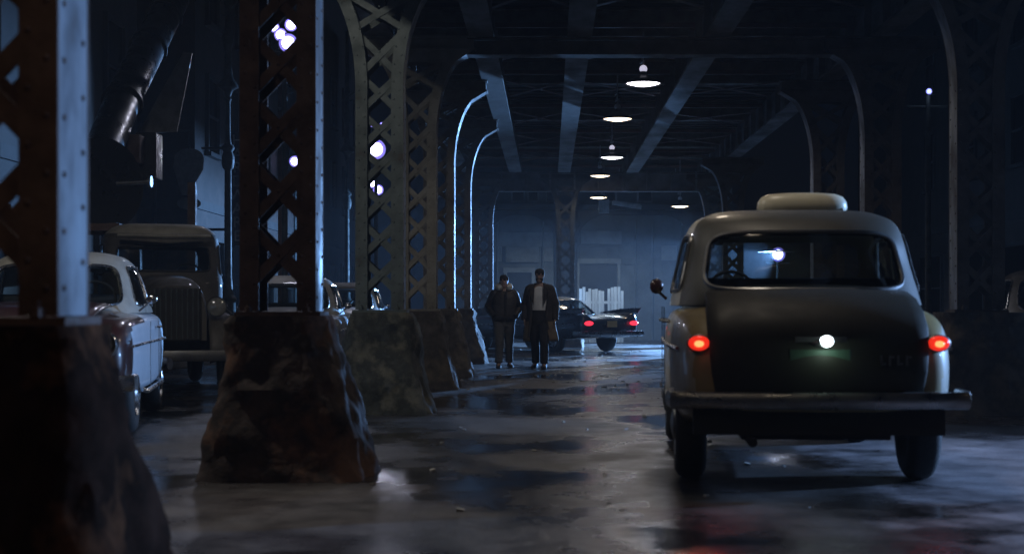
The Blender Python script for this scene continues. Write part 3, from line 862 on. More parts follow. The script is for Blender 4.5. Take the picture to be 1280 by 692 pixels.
# services hung under the far end of the deck
m = MB()
m.tube([(-1.5, 0, 0), (4.3, 0, 0.02)], 0.035, 10)
for px in (-1.0, 0.5, 2.0, 3.6):
    m.tube([(px, 0, 0), (px, 0, 0.62)], 0.01, 6)
tag(m.build('conduit_pipe', M['conduit'], loc=(0, 43.2, 4.42)), 'thin pale pipe running across under the far end of the deck', 'pipe')
m = MB()
m.box((0, 0, 0), (0.30, 0.2, 0.40)); m.tube([(0, 0, 0.2), (0, 0, 1.2)], 0.012, 6)
tag(m.build('hanging_box', M['plate_steel'], loc=(1.62, 44.6, 4.06), smooth=False, bevel=0.01), 'pale square box hanging below the fifth lamp', 'box')
m = MB()
m.box((0, 0, 0), (0.86, 0.14, 0.11), (0, R(9), 0)); m.box((0, 0, 0.06), (0.80, 0.06, 0.05), (0, R(9), 0)); m.tube([(-0.3, 0, 0.1), (-0.3, 0, 0.95)], 0.01, 6); m.tube([(0.3, 0, 0.0), (0.3, 0, 0.95)], 0.01, 6)
tag(m.build('strip_fixture', M['plate_steel'], loc=(2.28, 44.4, 4.08), smooth=False), 'pale tilted strip fixture hanging right of the square box', 'light fixture')

# ------------------------------------------------------------------ flood lamps (lit, as seen in the photograph)
def flood_pole(x, y, zs, heads, label, lens, group='flood lamps on poles', face=(0, -1, -0.1), r=0.09):
    t = thing('flood_lamp', label, 'lamp', (x, y, 0), 0, group)
    m = MB(); m.lathe([(0.13, 0), (0.13, 0.1), (0.07, 0.16), (0.055, 1.0), (0.04, zs)], n=12)
    m.tube([(-0.35, 0.02, zs - 0.25), (0.35, 0.02, zs - 0.25)], 0.022, 8)
    m.build('pole', M['iron'], t)
    fv = Vector(face).normalized()
    for hx, hz, hr in heads:
        c = Vector((hx, -0.06, zs + hz))
        h = MB(); h.lathe([(0.02, -0.20), (hr * 0.6, -0.17), (hr * 0.95, -0.03), (hr * 1.08, 0.02), (hr * 1.02, 0.02), (hr * 0.9, -0.01)], c, fv, n=20, cap=False)
        h.bar(c - fv * 0.1, (hx, 0.02, zs - 0.25), 0.03, 0.02)
        ho = h.build('lamp_head', M['enamel'], t)
        l = MB(); l.lathe([(hr * 0.66, 0.02), (hr * 0.4, 0.035), (0.002, 0.045)], c, fv, n=24, cap=False)
        l.build('lens', lens, ho)
        l = MB(); l.lathe([(hr * 1.0, 0.012), (hr * 0.67, 0.004), (hr * 0.6, 0.0)], c, fv, n=24, cap=False)
        l.build('reflector_halo', M['reflector_halo'], ho)
    return t
def pxx(px, d): return (px - 686) * d / F
def pzz(py, d): return CAMZ + (383 - py) * d / F

flood_pole(pxx(356, 26), 26, pzz(46, 26), [(-0.17, 0.15, 0.09), (-0.06, 0.02, 0.11), (0.07, -0.12, 0.16), (0.12, 0.19, 0.11)], 'cluster of four dazzling white flood lamps behind the rusty column top', M['flood_violet'])
flood_pole(pxx(470, 36), 36, pzz(187, 36), [(0, 0, 0.24), (-0.07, 0.58, 0.06), (0.16, 0.58, 0.06)], 'large white lamp shining through the grey green column', M['flood_violet'])
flood_pole(pxx(469, 46), 46, pzz(232, 46), [(-0.08, 0.06, 0.14), (0.10, -0.13, 0.16)], 'small twin white lamp below the large one, inside the grey green column', M['flood_violet'])
flood_pole(pxx(369, 46), 46, pzz(202, 46), [(0, 0, 0.17)], 'small single white lamp seen through the rusty column', M['flood_violet'])
for q_, pw_ in ((Vector((pxx(356, 26), 25.6, pzz(46, 26))), 140), (Vector((pxx(470, 36), 35.6, pzz(187, 36))), 120)):
    lamp('flood_light', 'SPOT', q_, pw_, (0.80, 0.82, 1.0), None, target=q_ + Vector((0.1, -1, -0.75)), size=110, blend=0.6, radius=0.2)
sl = thing('street_lamp', 'street lamp on the left kerb, out of view above the parked cars', 'lamp', (-5.2, 10.8, 0.12), 0)
m = MB(); m.lathe([(0.12, 0), (0.12, 0.3), (0.07, 0.4), (0.05, 6.0)], n=12); m.tube([(0, 0, 5.9), (0.2, 0, 6.2), (0.9, 0, 6.25)], 0.03, 8); m.build('pole', M['iron'], sl)
m = MB(); m.lathe([(0.05, 0.16), (0.12, 0.12), (0.24, 0.0), (0.235, -0.01), (0.1, 0.09)], (0.95, 0, 6.1), n=24, cap=False); ho_ = m.build('lamp_head', M['enamel'], sl)
m = MB(); m.lathe([(0.22, 0.0), (0.1, -0.04), (0.002, -0.05)], (0.95, 0, 6.1), n=24, cap=False); m.build('lens', M['bulb_warm'], ho_)
lamp('street_lamp_light', 'SPOT', (0.95, 0, 6.0), 540, (1.0, 0.97, 0.90), sl, size=172, blend=0.3, radius=0.15)
# right hand blue flood (visible in the photograph right of the taxi roof)
LP = (pxx(1160, 26), 26.0, pzz(115, 26))
t = flood_pole(LP[0], LP[1], LP[2], [(0, 0, 0.05)], 'small blue lamp on a pole in the darkness right of the taxi', M['flood_small'])
lamp('flood_light', 'POINT', (0, -0.2, LP[2]), 1.2, (0.5, 0.66, 1.0), t, radius=0.05)
t = flood_pole(14.0, 13.6, 3.7, [(0, 0, 0.16)], 'blue white flood lamp on a pole by the right kerb, out of view', M['flood_violet'], face=(-0.95, -0.15, -0.2))
lamp('flood_light', 'SPOT', (-0.18, -0.16, 3.66), 14500, (0.29, 0.52, 1.0), t, target=Vector((-0.18, -0.16, 3.66)) + Vector((-8, -2.0, -1.4)), size=45, blend=0.2, radius=0.06)
# big backlight past the last bent, seen through the taxi's windows
BP = (pxx(972, 44), 44.0, pzz(318, 44))
t = flood_pole(BP[0], BP[1], BP[2], [(0, 0, 0.21)], 'big white flood lamp past the right columns, seen through the taxi rear window', M['flood_blue'])
m = MB(); m.lathe([(0.04, 0.0), (0.52, 0.0), (0.52, 0.02), (0.04, 0.06)], (-0.1, -0.35, BP[2] + 0.06), n=40); m.build('visor', M['enamel'], t)  # disc added above the lamp to keep its beam off the ceiling
lamp('flood_light', 'SPOT', (-0.1, -0.35, BP[2]), 46000, (0.22, 0.48, 1.0), t, target=Vector((-0.1, -0.35, BP[2])) + Vector((-6, -2.8, -0.6)), size=108, blend=0.3, radius=0.03)

# ------------------------------------------------------------------ left street: buildings, lamp posts, sign, pipe
def facade_building(name, label, x0, x1, y0, y1, h, wallm, nwin, floors, sided=True):
    t = thing(name, label, 'building', ((x0 + x1) / 2, (y0 + y1) / 2, 0))
    W = x1 - x0; D = y1 - y0
    m = MB(); m.box((0, 0, h / 2), (W, D, h)); m.build('wall', wallm, t, smooth=False)
    m = MB(); m.box((0, 0, h + 0.1), (W + 0.4, D + 0.4, 0.3)); m.box((0, 0, 3.5), (W + 0.16, D + 0.16, 0.22)); m.build('cornice', M['cornice'], t, smooth=False)
    sgn = 1 if x0 < 0 else -1
    for fl in range(floors):
        z = 1.7 if fl == 0 else 2.6 + fl * 3.1
        for i in range(nwin):
            y = -D / 2 + D * (i + 0.5) / nwin
            ww, wh = (D / nwin * 0.62, 2.0) if fl == 0 else (1.1, 1.75)
            f = MB()
            xx = sgn * (W / 2 + 0.03)
            f.box((xx, y - ww / 2 - 0.05, z), (0.12, 0.1, wh + 0.2)); f.box((xx, y + ww / 2 + 0.05, z), (0.12, 0.1, wh + 0.2))
            f.box((xx, y, z + wh / 2 + 0.05), (0.12, ww, 0.1)); f.box((xx + sgn * 0.03, y, z - wh / 2 - 0.06), (0.2, ww + 0.3, 0.1)); f.box((xx, y, z), (0.07, ww, 0.05))
            fo = f.build('window', M['cornice'], t, smooth=False)
            p = MB(); p.box((sgn * (W / 2 + 0.012), y, z), (0.012, ww, wh)); p.build('pane', M['window_dark'], fo, smooth=False)
    # end wall towards the camera: pilasters
    m = MB()
    n = max(2, int(W / 1.4))
    for i in range(n + 1):
        m.box((-W / 2 + W * i / n * 0.98 + 0.05, -D / 2 - 0.06, h / 2), (0.28, 0.14, h - 0.02))
    m.build('pilaster', wallm, t, smooth=False)
    return t
facade_building('brick_building', 'dark brick building behind the black pipe at left edge', -16, -8.4, 7, 31, 12.5, M['brick_dark'], 7, 3)
facade_building('brick_building', 'tall dark brick building behind the ornate lamp post and vertical sign', -16, -8.2, 35.2, 66, 13.0, M['brick_brown'], 9, 3)
facade_building('warehouse_building', 'tall dark warehouse in the shadow at right of the columns', 12.2, 20, 18.6, 60, 16, M['brick_dark'], 9, 4)

# ornate cast iron lamp posts
def ornate_post(x, y, label, lit):
    t = thing('ornate_lamp_post', label, 'lamp post', (x, y, 0.12), 0, 'ornate lamp posts on the left sidewalk')
    m = MB()
    m.lathe([(0.26, 0), (0.26, 0.12), (0.20, 0.18), (0.21, 0.5), (0.16, 0.6), (0.14, 1.1), (0.17, 1.15), (0.10, 1.22), (0.072, 1.6), (0.066, 3.6), (0.10, 3.64), (0.12, 3.72), (0.12, 3.86), (0.085, 3.95), (0.13, 4.02), (0.10, 4.08)], n=20)
    m.build('base', M['iron'], t)
    m = MB()
    m.lathe([(0.075, 4.06), (0.05, 4.2), (0.045, 4.9), (0.075, 4.95), (0.05, 5.0), (0.07, 5.06), (0.10, 5.12), (0.20, 5.17), (0.19, 5.22), (0.11, 5.33), (0.085, 5.42), (0.065, 5.6), (0.07, 5.9), (0.10, 6.02), (0.12, 6.12), (0.09, 6.22), (0.06, 6.35), (0.055, 6.7), (0.08, 6.78), (0.06, 6.9), (0.05, 7.6), (0.045, 8.4)], n=20)
    m.build('shaft', M['iron'], t)
    m = MB()
    m.tube([(-0.14, 0, 6.55), (0.14, 0, 6.55)], 0.018, 8)
    m.tube([(0, 0, 6.62), (0.18, 0, 6.78), (0.34, 0, 6.72), (0.40, 0, 6.55), (0.36, 0, 6.40)], 0.02, 8)
    m.tube([(0.3, 0, 6.35), (0.42, 0, 6.42), (0.34, 0, 6.22), (0.32, 0, 5.95)], 0.015, 8)
    m.tube([(0, 0, 8.3), (0.1, 0, 8.8), (0.5, 0, 9.1), (0.95, 0, 9.0), (1.1, 0, 8.7)], 0.035, 8)
    m.build('scroll_bracket', M['iron'], t)
    m = MB(); m.lathe([(0.03, 0.25), (0.07, 0.2), (0.22, 0.03), (0.23, 0.0), (0.21, 0.0), (0.06, 0.16)], (1.1, 0, 8.42), n=20, cap=False)
    m.build('lantern', M['enamel_white'], t)
    return t
ornate_post(pxx(285, 29), 29, 'ornate iron lamp post with bell shaped collar, left of rusty column', False)
ornate_post(pxx(434, 41), 41, 'ornate iron lamp post between rusty and grey green columns', False)

# vertical HARDWARE sign on the far brick building
hs = thing('vertical_sign', 'faded vertical HARDWARE shop sign projecting from the far brick building', 'sign', (pxx(298, 33), 33, 0))
zt, zb2 = pzz(168, 33), pzz(304, 33)
m = MB(); m.box((0, 0, (zt + zb2) / 2), (0.40, 0.16, zt - zb2 + 0.1)); m.tube([(0.0, 0, zt - 0.3), (-0.8, 0, zt - 0.3)], 0.03, 8); m.tube([(0, 0, zb2 + 0.3), (-0.8, 0, zb2 + 0.3)], 0.03, 8)
m.build('sign_board', M['sign_dark'], hs, smooth=False)
def text_mesh(txt, size, depth=0.01):
    cu = bpy.data.curves.new('t', 'FONT'); cu.body = txt; cu.size = size; cu.extrude = depth; cu.align_x = 'CENTER'; cu.align_y = 'CENTER'
    o = bpy.data.objects.new('t', cu); C.objects.link(o)
    dg = bpy.context.evaluated_depsgraph_get(); dg.update()
    me = bpy.data.meshes.new_from_object(o.evaluated_get(dg))
    bpy.data.objects.remove(o); bpy.data.curves.remove(cu)
    return me
st = (zt - zb2) / 8
for i, ch in enumerate('HARDWARE'):
    me = text_mesh(ch, 0.34, 0.012)
    me.materials.clear(); me.materials.append(M['letter'])
    o = bpy.data.objects.new('letter', me); C.objects.link(o); o.parent = hs
    o.location = (0, -0.095, zt - st * (i + 0.5)); o.rotation_euler = (R(90), 0, 0)
# worn round hanging sign
ws = thing('hanging_sign', 'pale worn rounded hanging sign in the gap between buildings', 'sign', (pxx(236, 33), 33, pzz(215, 33)))
m = MB()
poly = [(0.32 * math.cos(a), 0.30 + 0.22 * math.sin(a)) for a in [PI * i / 10 for i in range(11)]] + [(-0.34, 0.1), (-0.22, -0.3), (-0.16, -0.5), (0.06, -0.5), (0.12, -0.25), (0.3, 0.05)]
m.prism(poly, 0.05, ((0, 0, 0), (1, 0, 0), (0, 0, 1), (0, 1, 0)))
m.build('sign_board', M['letter'], ws, smooth=False)
m = MB(); m.lathe([(0.26, -0.02), (0.26, 0.02), (0.002, 0.03)], (0.0, 0, -0.68), (0, -1, 0), n=20, sy=0.5); m.build('lower_plaque', M['letter'], ws)
m = MB(); m.tube([(0, 0.02, 0.5), (0, 0.02, 0.9), (-0.75, 0.02, 0.9)], 0.025, 8); m.tube([(0, 0.02, -0.48), (0, 0.02, -0.6)], 0.012, 6)
m.tube([(-0.75, 0.02, 0.9), (-0.75, 0.02, -3.0)], 0.05, 8)
m.build('bracket', M['iron'], ws)

# great black flanged pipe with drum
pp = thing('flanged_pipe', 'huge black flanged pipe slanting down into a round drum above white car', 'pipe', (-6.9, 22.0, 0.12))
PO = Vector((-6.9, 22.0, 0.12))
A = Vector((pxx(122, 21.6), 21.6, pzz(205, 21.6))) - PO
B = Vector((pxx(158, 23.4), 23.4, pzz(115, 23.4))) - PO
Dp = Vector((pxx(205, 26.0), 26.0, pzz(22, 26.0))) - PO
E = Vector((pxx(262, 30.0), 30.0, pzz(-90, 30.0))) - PO
m = MB(); m.tube([A, A.lerp(B, 0.5), B, B.lerp(Dp, 0.5), Dp, E], 0.27, 28)
m.build('duct', M['pipe_black'], pp)
for q, tt in ((B.lerp(A, 0.15), 0), (Dp, 0), (B.lerp(Dp, 0.55), 0), (Dp.lerp(E, 0.5), 0)):
    ax = (E - A).normalized(); m = MB()
    m.lathe([(0.272, -0.03), (0.315, -0.03), (0.315, 0.03), (0.272, 0.03)], q, ax, n=28)
    m.build('flange', M['pipe_black'], pp)
dc = Vector((pxx(112, 21.4), 21.4, pzz(232, 21.4))) - PO
m = MB()
m.lathe([(0.02, -0.9), (0.5, -0.9), (0.62, -0.78), (0.62, 0.25), (0.66, 0.27), (0.66, 0.33), (0.60, 0.34), (0.4, 0.30), (0.02, 0.28)], dc, (0.75, -0.66, 0.0), n=36)
m.build('drum', M['pipe_black'], pp)
m = MB()
m.prism([(0, 0), (0.62, 0.05), (0.86, 1.28), (0.72, 1.30)], 0.04, (Vector((pxx(172, 24), 24, pzz(168, 24))) - PO, (1, 0, 0), (0, 0, 1), (0, 1, 0)))
m.build('gusset_plate', M['plate_steel'], pp, smooth=False)
m = MB()
m.box(Vector((pxx(167, 22.6), 22.6, pzz(187, 22.6))) - PO, (0.26, 0.3, 0.42)); m.build('valve_box', M['steel_rust'], pp, smooth=False, bevel=0.02)
m = MB()
m.box(Vector((pxx(186, 23), 23, pzz(196, 23))) - PO, (0.32, 0.4, 0.7)); m.build('motor_housing', M['pipe_black'], pp, smooth=False, bevel=0.02)
for qx, qy in ((-0.55, -0.7), (0.45, -0.7), (-0.55, 0.5), (0.45, 0.5), (1.0, 1.6), (1.6, 6.0)):
    zt2 = dc.z - 0.55 if qy < 1 else (dc.z + 0.2 if qy < 2 else 5.3)
    m = MB(); m.box((dc.x + qx, 0.0 + qy - 0.3, zt2 / 2), (0.12, 0.12, zt2)); m.build('support_post', M['steel_rust'], pp, smooth=False)
for qy in (-1.0, 0.2):
    m = MB(); m.box((dc.x - 0.05, qy, dc.z - 0.605), (1.2, 0.13, 0.1)); m.build('support_beam', M['steel_rust'], pp, smooth=False)
m = MB(); m.tube([dc + Vector((0.5, -0.42, 0)), dc + Vector((0.95, -0.45, 0.02))], 0.035, 10); m.lathe([(0.08, 0), (0.08, 0.04)], dc + Vector((0.95, -0.45, 0.02)), (1, 0, 0), n=12)
m.build('spigot', M['dull_chrome'], pp)

# ------------------------------------------------------------------ cars
def superring(a, yf, yr, z, n=64, e=3.2):
    yc = (yf + yr) / 2; b = (yf - yr) / 2
    out = []
    for k in range(n):
        th = 2 * PI * k / n
        c, s_ = math.cos(th), math.sin(th)
        x = a * math.copysign(abs(c) ** (2 / e), c)
        y = b * math.copysign(abs(s_) ** (2 / e), s_)
        out.append(Vector((x, yc + y, z)))
    return out

class House:
    """greenhouse surface: side profile list of (t, z, a, yf, yr); point(u, v): u = angle fraction, v = profile parameter"""
    def __init__(s, prof, e=3.2):
        s.p = prof; s.e = e
    def ring(s, v):
        pr = s.p
        v = max(0.0, min(len(pr) - 1.0, v))
        i = min(len(pr) - 2, int(v)); f = v - i
        def cr(j):
            g = lambda k: pr[max(0, min(len(pr) - 1, k))][j]
            p0, p1, p2, p3 = g(i - 1), g(i), g(i + 1), g(i + 2)
            return 0.5 * ((2 * p1) + (-p0 + p2) * f + (2 * p0 - 5 * p1 + 4 * p2 - p3) * f * f + (-p0 + 3 * p1 - 3 * p2 + p3) * f ** 3)
        return cr(0), cr(1), cr(2), cr(3)
    def pt(s, u, v, off=0.0):
        z, a, yf, yr = s.ring(v)
        th = 2 * PI * u
        c, s_ = math.cos(th), math.sin(th)
        e = s.e
        yc = (yf + yr) / 2; b = (yf - yr) / 2
        x = a * math.copysign(abs(c) ** (2 / e), c); y = yc + b * math.copysign(abs(s_) ** (2 / e), s_)
        p = Vector((x, y, z))
        if off:
            du = s.pt(u + 0.002, v) - s.pt(u - 0.002, v); dv = s.pt(u, v + 0.02) - s.pt(u, v - 0.02)
            n = du.cross(dv)
            if n.length > 1e-9:
                n.normalize()
                if n.dot(p - Vector((0, yc, z - 0.4))) < 0: n = -n
                p = p + n * off
        return p
    def shell(s, mb, wins, nu=160, nv=44):
        vmax = len(s.p) - 1.0
        us = [i / nu for i in range(nu)]
        vs = [vmax * j / nv for j in range(nv + 1)]
        base = [[s.pt(u, v) for u in us] for v in vs]
        inner = [[s.pt(u, v, -0.025) for u in us] for v in vs]
        def inwin(u, v):
            for (uc, hu, v0, v1, ex) in wins:
                du = (u - uc + 0.5) % 1.0 - 0.5
                vv = (v - (v0 + v1) / 2) / ((v1 - v0) / 2)
                if abs(du / hu) ** ex + abs(vv) ** ex < 1.0: return True
            return False
        n = nu
        for grid, flip in ((base, False), (inner, True)):
            o = [p for row in grid for p in row]
            fs = []
            for j in range(nv):
                for i in range(nu):
                    i2 = (i + 1) % nu
                    if inwin((i + 0.5) / nu, (vs[j] + vs[j + 1]) / 2): continue
                    q = (j * n + i, j * n + i2, (j + 1) * n + i2, (j + 1) * n + i)
                    fs.append(q[::-1] if flip else q)
            mb.add(o, fs)
    def pane(s, mb, win, off=0.003, ns=40):
        uc, hu, v0, v1, ex = win
        vm, hv = (v0 + v1) / 2, (v1 - v0) / 2
        rings = []
        for r in (0.0001, 0.35, 0.7, 1.0):
            rg = []
            for k in range(ns):
                a = 2 * PI * k / ns
                c, sn = math.cos(a), math.sin(a)
                rg.append(s.pt(uc + hu * 1.02 * r * math.copysign(abs(c) ** (2 / ex), c), vm + hv * 1.02 * r * math.copysign(abs(sn) ** (2 / ex), sn), off))
            rings.append(rg)
        mb.loft(rings, False)
    def rim(s, mb, win, rad=0.012, off=0.004, ns=56):
        uc, hu, v0, v1, ex = win
        vm, hv = (v0 + v1) / 2, (v1 - v0) / 2
        pts = []
        for k in range(ns + 1):
            a = 2 * PI * k / ns
            c, sn = math.cos(a), math.sin(a)
            pts.append(s.pt(uc + hu * 1.03 * math.copysign(abs(c) ** (2 / ex), c), vm + hv * 1.03 * math.copysign(abs(sn) ** (2 / ex), sn), off))
        mb.tube(pts, rad, 6, cap=False)

def body_shell(st, sub=2):
    m = MB()
    rings = []
    for (y, hw, zb, zs, zc) in st:
        half = [(0, zb), (hw * .55, zb), (hw * .86, zb + .01), (hw * .975, zb + .06), (hw, zb + .45 * (zs - zb)), (hw * .99, zs - .13), (hw * .93, zs - .02), (hw * .80, zs), (hw * .64, min(zs, zc) - 0.01 if zs > zc + .05 else (zs * .45 + zc * .55)), (hw * .34, zc - .008), (0, zc)]
        ring = [Vector((x, y, z)) for x, z in half] + [Vector((-x, y, z)) for x, z in half[-2:0:-1]]
        rings.append(ring)
    m.loft(rings, True)
    return m

def cut_arches(o, cuts):
    m = MB()
    for (x, y, z, r, wd) in cuts:
        m.lathe([(r, -wd / 2), (r, wd / 2)], (x, y, z), (1, 0, 0), n=32)
    c = m.build('cutter', M['rubber'])
    md = o.modifiers.new('b', 'BOOLEAN'); md.operation = 'DIFFERENCE'; md.solver = 'EXACT'; md.object = c
    bake(o)
    bpy.data.objects.remove(c)
    o.data.shade_smooth(); o.data.set_sharp_from_angle(angle=R(50))

def wheel(par, x, y, r, wd, sgn, cap='dull_chrome', whitewall=False):
    m = MB()
    m.lathe([(r * .55, -wd / 2 + .02), (r * .62, -wd / 2), (r * .86, -wd / 2 - .004), (r * .96, -wd / 2 + .02), (r, -wd / 2 + .05), (r, wd / 2 - .05), (r * .96, wd / 2 - .02), (r * .86, wd / 2 + .004), (r * .62, wd / 2), (r * .55, wd / 2 - .02)], (x, y, r), (1, 0, 0), n=36)
    w_ = m.build('wheel', M['rubber'], par)
    m = MB()
    m.lathe([(r * .60, wd / 2 - .015), (r * .58, wd / 2 + .003), (r * .48, wd / 2 - .02), (r * .36, wd / 2 - .015), (r * .30, wd / 2 + .015), (r * .12, wd / 2 + .03), (.004, wd / 2 + .034)], (x, y, r), (sgn, 0, 0), n=32, cap=False)
    m.build('hub_cap', M[cap], w_)
    return w_

def bumper(par, pts, hgt, th, name='bumper', matn='chrome', overriders=()):
    m = MB()
    rings = []
    pts = [Vector(p) for p in pts]
    for i, p in enumerate(pts):
        a = pts[max(0, i - 1)]; b = pts[min(len(pts) - 1, i + 1)]
        t = (b - a).normalized(); sd = Vector((-t.y, t.x, 0)).normalized()
        ring = []
        for k in range(12):
            an = 2 * PI * k / 12
            c, s_ = math.cos(an), math.sin(an)
            ring.append(p + sd * (th / 2 * math.copysign(abs(c) ** .7, c)) + Vector((0, 0, hgt / 2 * math.copysign(abs(s_) ** .7, s_))))
        rings.append(ring)
    m.loft(rings, True)
    o = m.build(name, M[matn], par)
    for ox, oy, oz in overriders:
        q = MB(); q.ball((ox, oy, oz), .06, 14, (.75, .9, 2.0)); q.build('overrider', M[matn], o)
    return o

# --- hero taxi: origin at ground under rear bumper, +y is forward
TX, TY, TR = 1.61, 8.95, R(-3.2)
taxi = thing('taxi_cab', 'ochre and dark olive old taxi seen from behind with red tail lamps lit', 'taxi', (TX, TY, 0), TR)
st = [(0.16, .60, .50, .72, .74), (0.18, .70, .46, .86, .89), (0.24, .78, .43, .96, 1.00), (0.42, .835, .39, 1.05, 1.12), (0.75, .872, .36, 1.10, 1.20), (1.3, .885, .33, 1.13, 1.23),
      (2.1, .885, .32, 1.13, 1.22), (2.9, .875, .32, 1.12, 1.20), (3.3, .865, .33, 1.11, 1.19), (3.9, .84, .35, 1.07, 1.15), (4.3, .79, .39, 1.0, 1.08), (4.5, .70, .44, .9, .95), (4.55, .6, .5, .8, .83)]
b = body_shell(st)
bo = b.build('body', M['taxi_yellow'], taxi, subsurf=2); bake(bo)
cut_arches(bo, [(sx * .80, yy, .36, .405, .36) for sx in (-1, 1) for yy in (1.02, 3.75)])
# boot lid, proud of the body
lid = MB(); rings = []
for (y, hw, zl, zc) in [(0.125, .61, .56, .60), (0.105, .64, .55, .76), (0.125, .655, .55, .92), (0.19, .66, .56, 1.03), (0.33, .66, .60, 1.125), (0.55, .655, .7, 1.195), (0.80, .65, .9, 1.235), (0.95, .64, 1.0, 1.25)]:
    ring = []
    for k in range(17):
        x = -hw + 2 * hw * k / 16
        ring.append(Vector((x, y + 0.05 * (x / .62) ** 2 * (1 if y < 0.4 else 0.3), zc - 0.035 * (abs(x) / .62) ** 2.6)))
    rings.append(ring)
low = [Vector((p.x, p.y + .03, .53)) for p in rings[0]]
lid.loft([low] + rings, False, closed=False)
lo = lid.build('boot_lid', M['taxi_dark'], taxi); md = lo.modifiers.new('s', 'SOLIDIFY'); md.thickness = 0.03; md.offset = 0
lo.modifiers.new('b', 'BEVEL').width = 0.008
bo.data.materials.append(M['taxi_edge_lit'])
for p in bo.data.polygons:
    if abs(p.normal.x) > .72: p.material_index = len(bo.data.materials) - 1
house = House([(1.13, .845, 3.30, .62), (1.24, .825, 3.20, .74), (1.40, .79, 2.98, .90), (1.56, .755, 2.76, 1.02), (1.68, .71, 2.60, 1.18), (1.745, .63, 2.46, 1.36), (1.79, .46, 2.25, 1.62), (1.802, .01, 1.95, 1.93)], e=3.3)
# u: 0 = right side (+x), .25 = front, .5 = left, .75 = rear
wins = [(.75, .118, 0.92, 3.35, 4.0), (.25, .122, 0.9, 3.45, 4.0), (.53, .034, .95, 3.3, 5), (.455, .034, .95, 3.3, 5), (.97, .034, .95, 3.3, 5), (.045, .034, .95, 3.3, 5)]
m = MB(); house.shell(m, wins); go = m.build('roof', [M['taxi_roof'], M['taxi_edge_lit']], taxi)
for p in go.data.polygons:
    lo_, hi_ = 0.0, 7.0
    for _q in range(24):
        md_ = (lo_ + hi_) / 2
        if house.ring(md_)[0] < p.center.z: lo_ = md_
        else: hi_ = md_
    if lo_ < 4.55 and abs(p.center.x) > .955 * house.ring(lo_)[1]: p.material_index = 1
m = MB()
for wv in wins: house.rim(m, wv, 0.014)
m.build('window_trim', M['dull_chrome'], go)
for i, wv in enumerate(wins):
    m = MB(); house.pane(m, wv, 0.002)
    m.build('rear_window' if i == 0 else ('windscreen' if i == 1 else 'side_window'), M['glass'], taxi)
# roof sign
m = MB()
rings = []
for z, a, bb in ((0, .315, .13), (.03, .322, .135), (.07, .315, .13), (.105, .29, .11), (.125, .24, .085), (.134, .12, .05), (.135, .01, .005)):
    rings.append([Vector((.10 + a * math.copysign(abs(math.cos(th)) ** .6, math.cos(th)), 2.0 + bb * math.copysign(abs(math.sin(th)) ** .7, math.sin(th)), 1.80 + z)) for th in [2 * PI * k_ / 36 for k_ in range(36)]])
m.loft(rings, True); m.box((.10, 2.0, 1.79), (.56, .2, .06))
m.build('roof_sign', M['taxi_sign'], taxi)
bpts = [(x, .155 + 0.02 - 0.0 + .09 * (abs(x) / .9) ** 2 - .10, .56) for x in [-.83 + 1.66 * i / 16 for i in range(17)]]
bpts = [(-.875, .40, .57), (-.885, .22, .565), (-.868, .13, .56)] + bpts[0:] + [(.868, .13, .56), (.885, .22, .565), (.875, .40, .57)]
bumper(taxi, bpts, .105, .06, matn='taxi_chrome')
m = MB(); m.box((0, .22, .43), (1.5, .1, .16)); m.box((0, .9, .36), (.9, 1.2, .1)); m.tube([(-.4, .1, .31), (-.4, 1.5, .33)], .03, 10); m.box((0, 1.02, .36), (1.35, .1, .1)); m.build('underside', M['interior'], taxi, smooth=False)
for sx in (-1, 1):
    m = MB(); m.ball((sx * .715, .19, .90), .064, 18, (1.0, .62, .70)); bz = m.build('tail_light', M['red_light'], taxi)
    m = MB(); m.ball((sx * .715, .160, .897), .026, 14, (1.2, .62, .8)); m.build('bulb', M['red_bulb'], bz)
    m = MB(); m.lathe([(.074, -.03), (.074, .02), (.064, .03), (.062, -.02)], (sx * .715, .215, .90), (0, -1, 0), n=24, cap=False, sy=.72); m.build('bezel', M['dull_chrome'], bz)
    lamp('tail_lamp_light', 'SPOT', (sx * .705, .10, .90), 3.4 if sx < 0 else 0.8, (1, .05, .03), taxi, target=Vector((sx * .705, -1.2, 0.0)), size=75, blend=.8, radius=.06)
m = MB(); m.box((0, .105, .79), (.36, .012, .15)); po = m.build('number_plate', M['plate'], taxi, bevel=.004)
m = MB(); m.box((0, .06, .925), (.30, .05, .03)); m.ball((0, .055, .905), .05, 14, (1.2, .7, .6)); m.build('boot_handle', M['dull_chrome'], lo)
m = MB(); m.ball((0.03, .03, .915), .034, 14, (1.2, .6, 1.0)); m.build('plate_lamp', M['plate_light'], lo)
lamp('plate_lamp_light', 'POINT', (.03, .0, .87), .5, (.7, 1.0, .85), taxi, radius=.03)
m = MB()
for q in range(4):
    m.box((.36 + q * .05, .085 + .012, .80), (.012, .012, .062)); m.box((.372 + q * .05, .085 + .012, .80 + (.02 if q % 2 else -.02)), (.03, .012, .012))
m.build('boot_badge', M['dull_chrome'], lo, smooth=False)
for sx in (-1, 1):
    for yy in (1.02, 3.75): wheel(taxi, sx * .74, yy, .36, .19, sx)
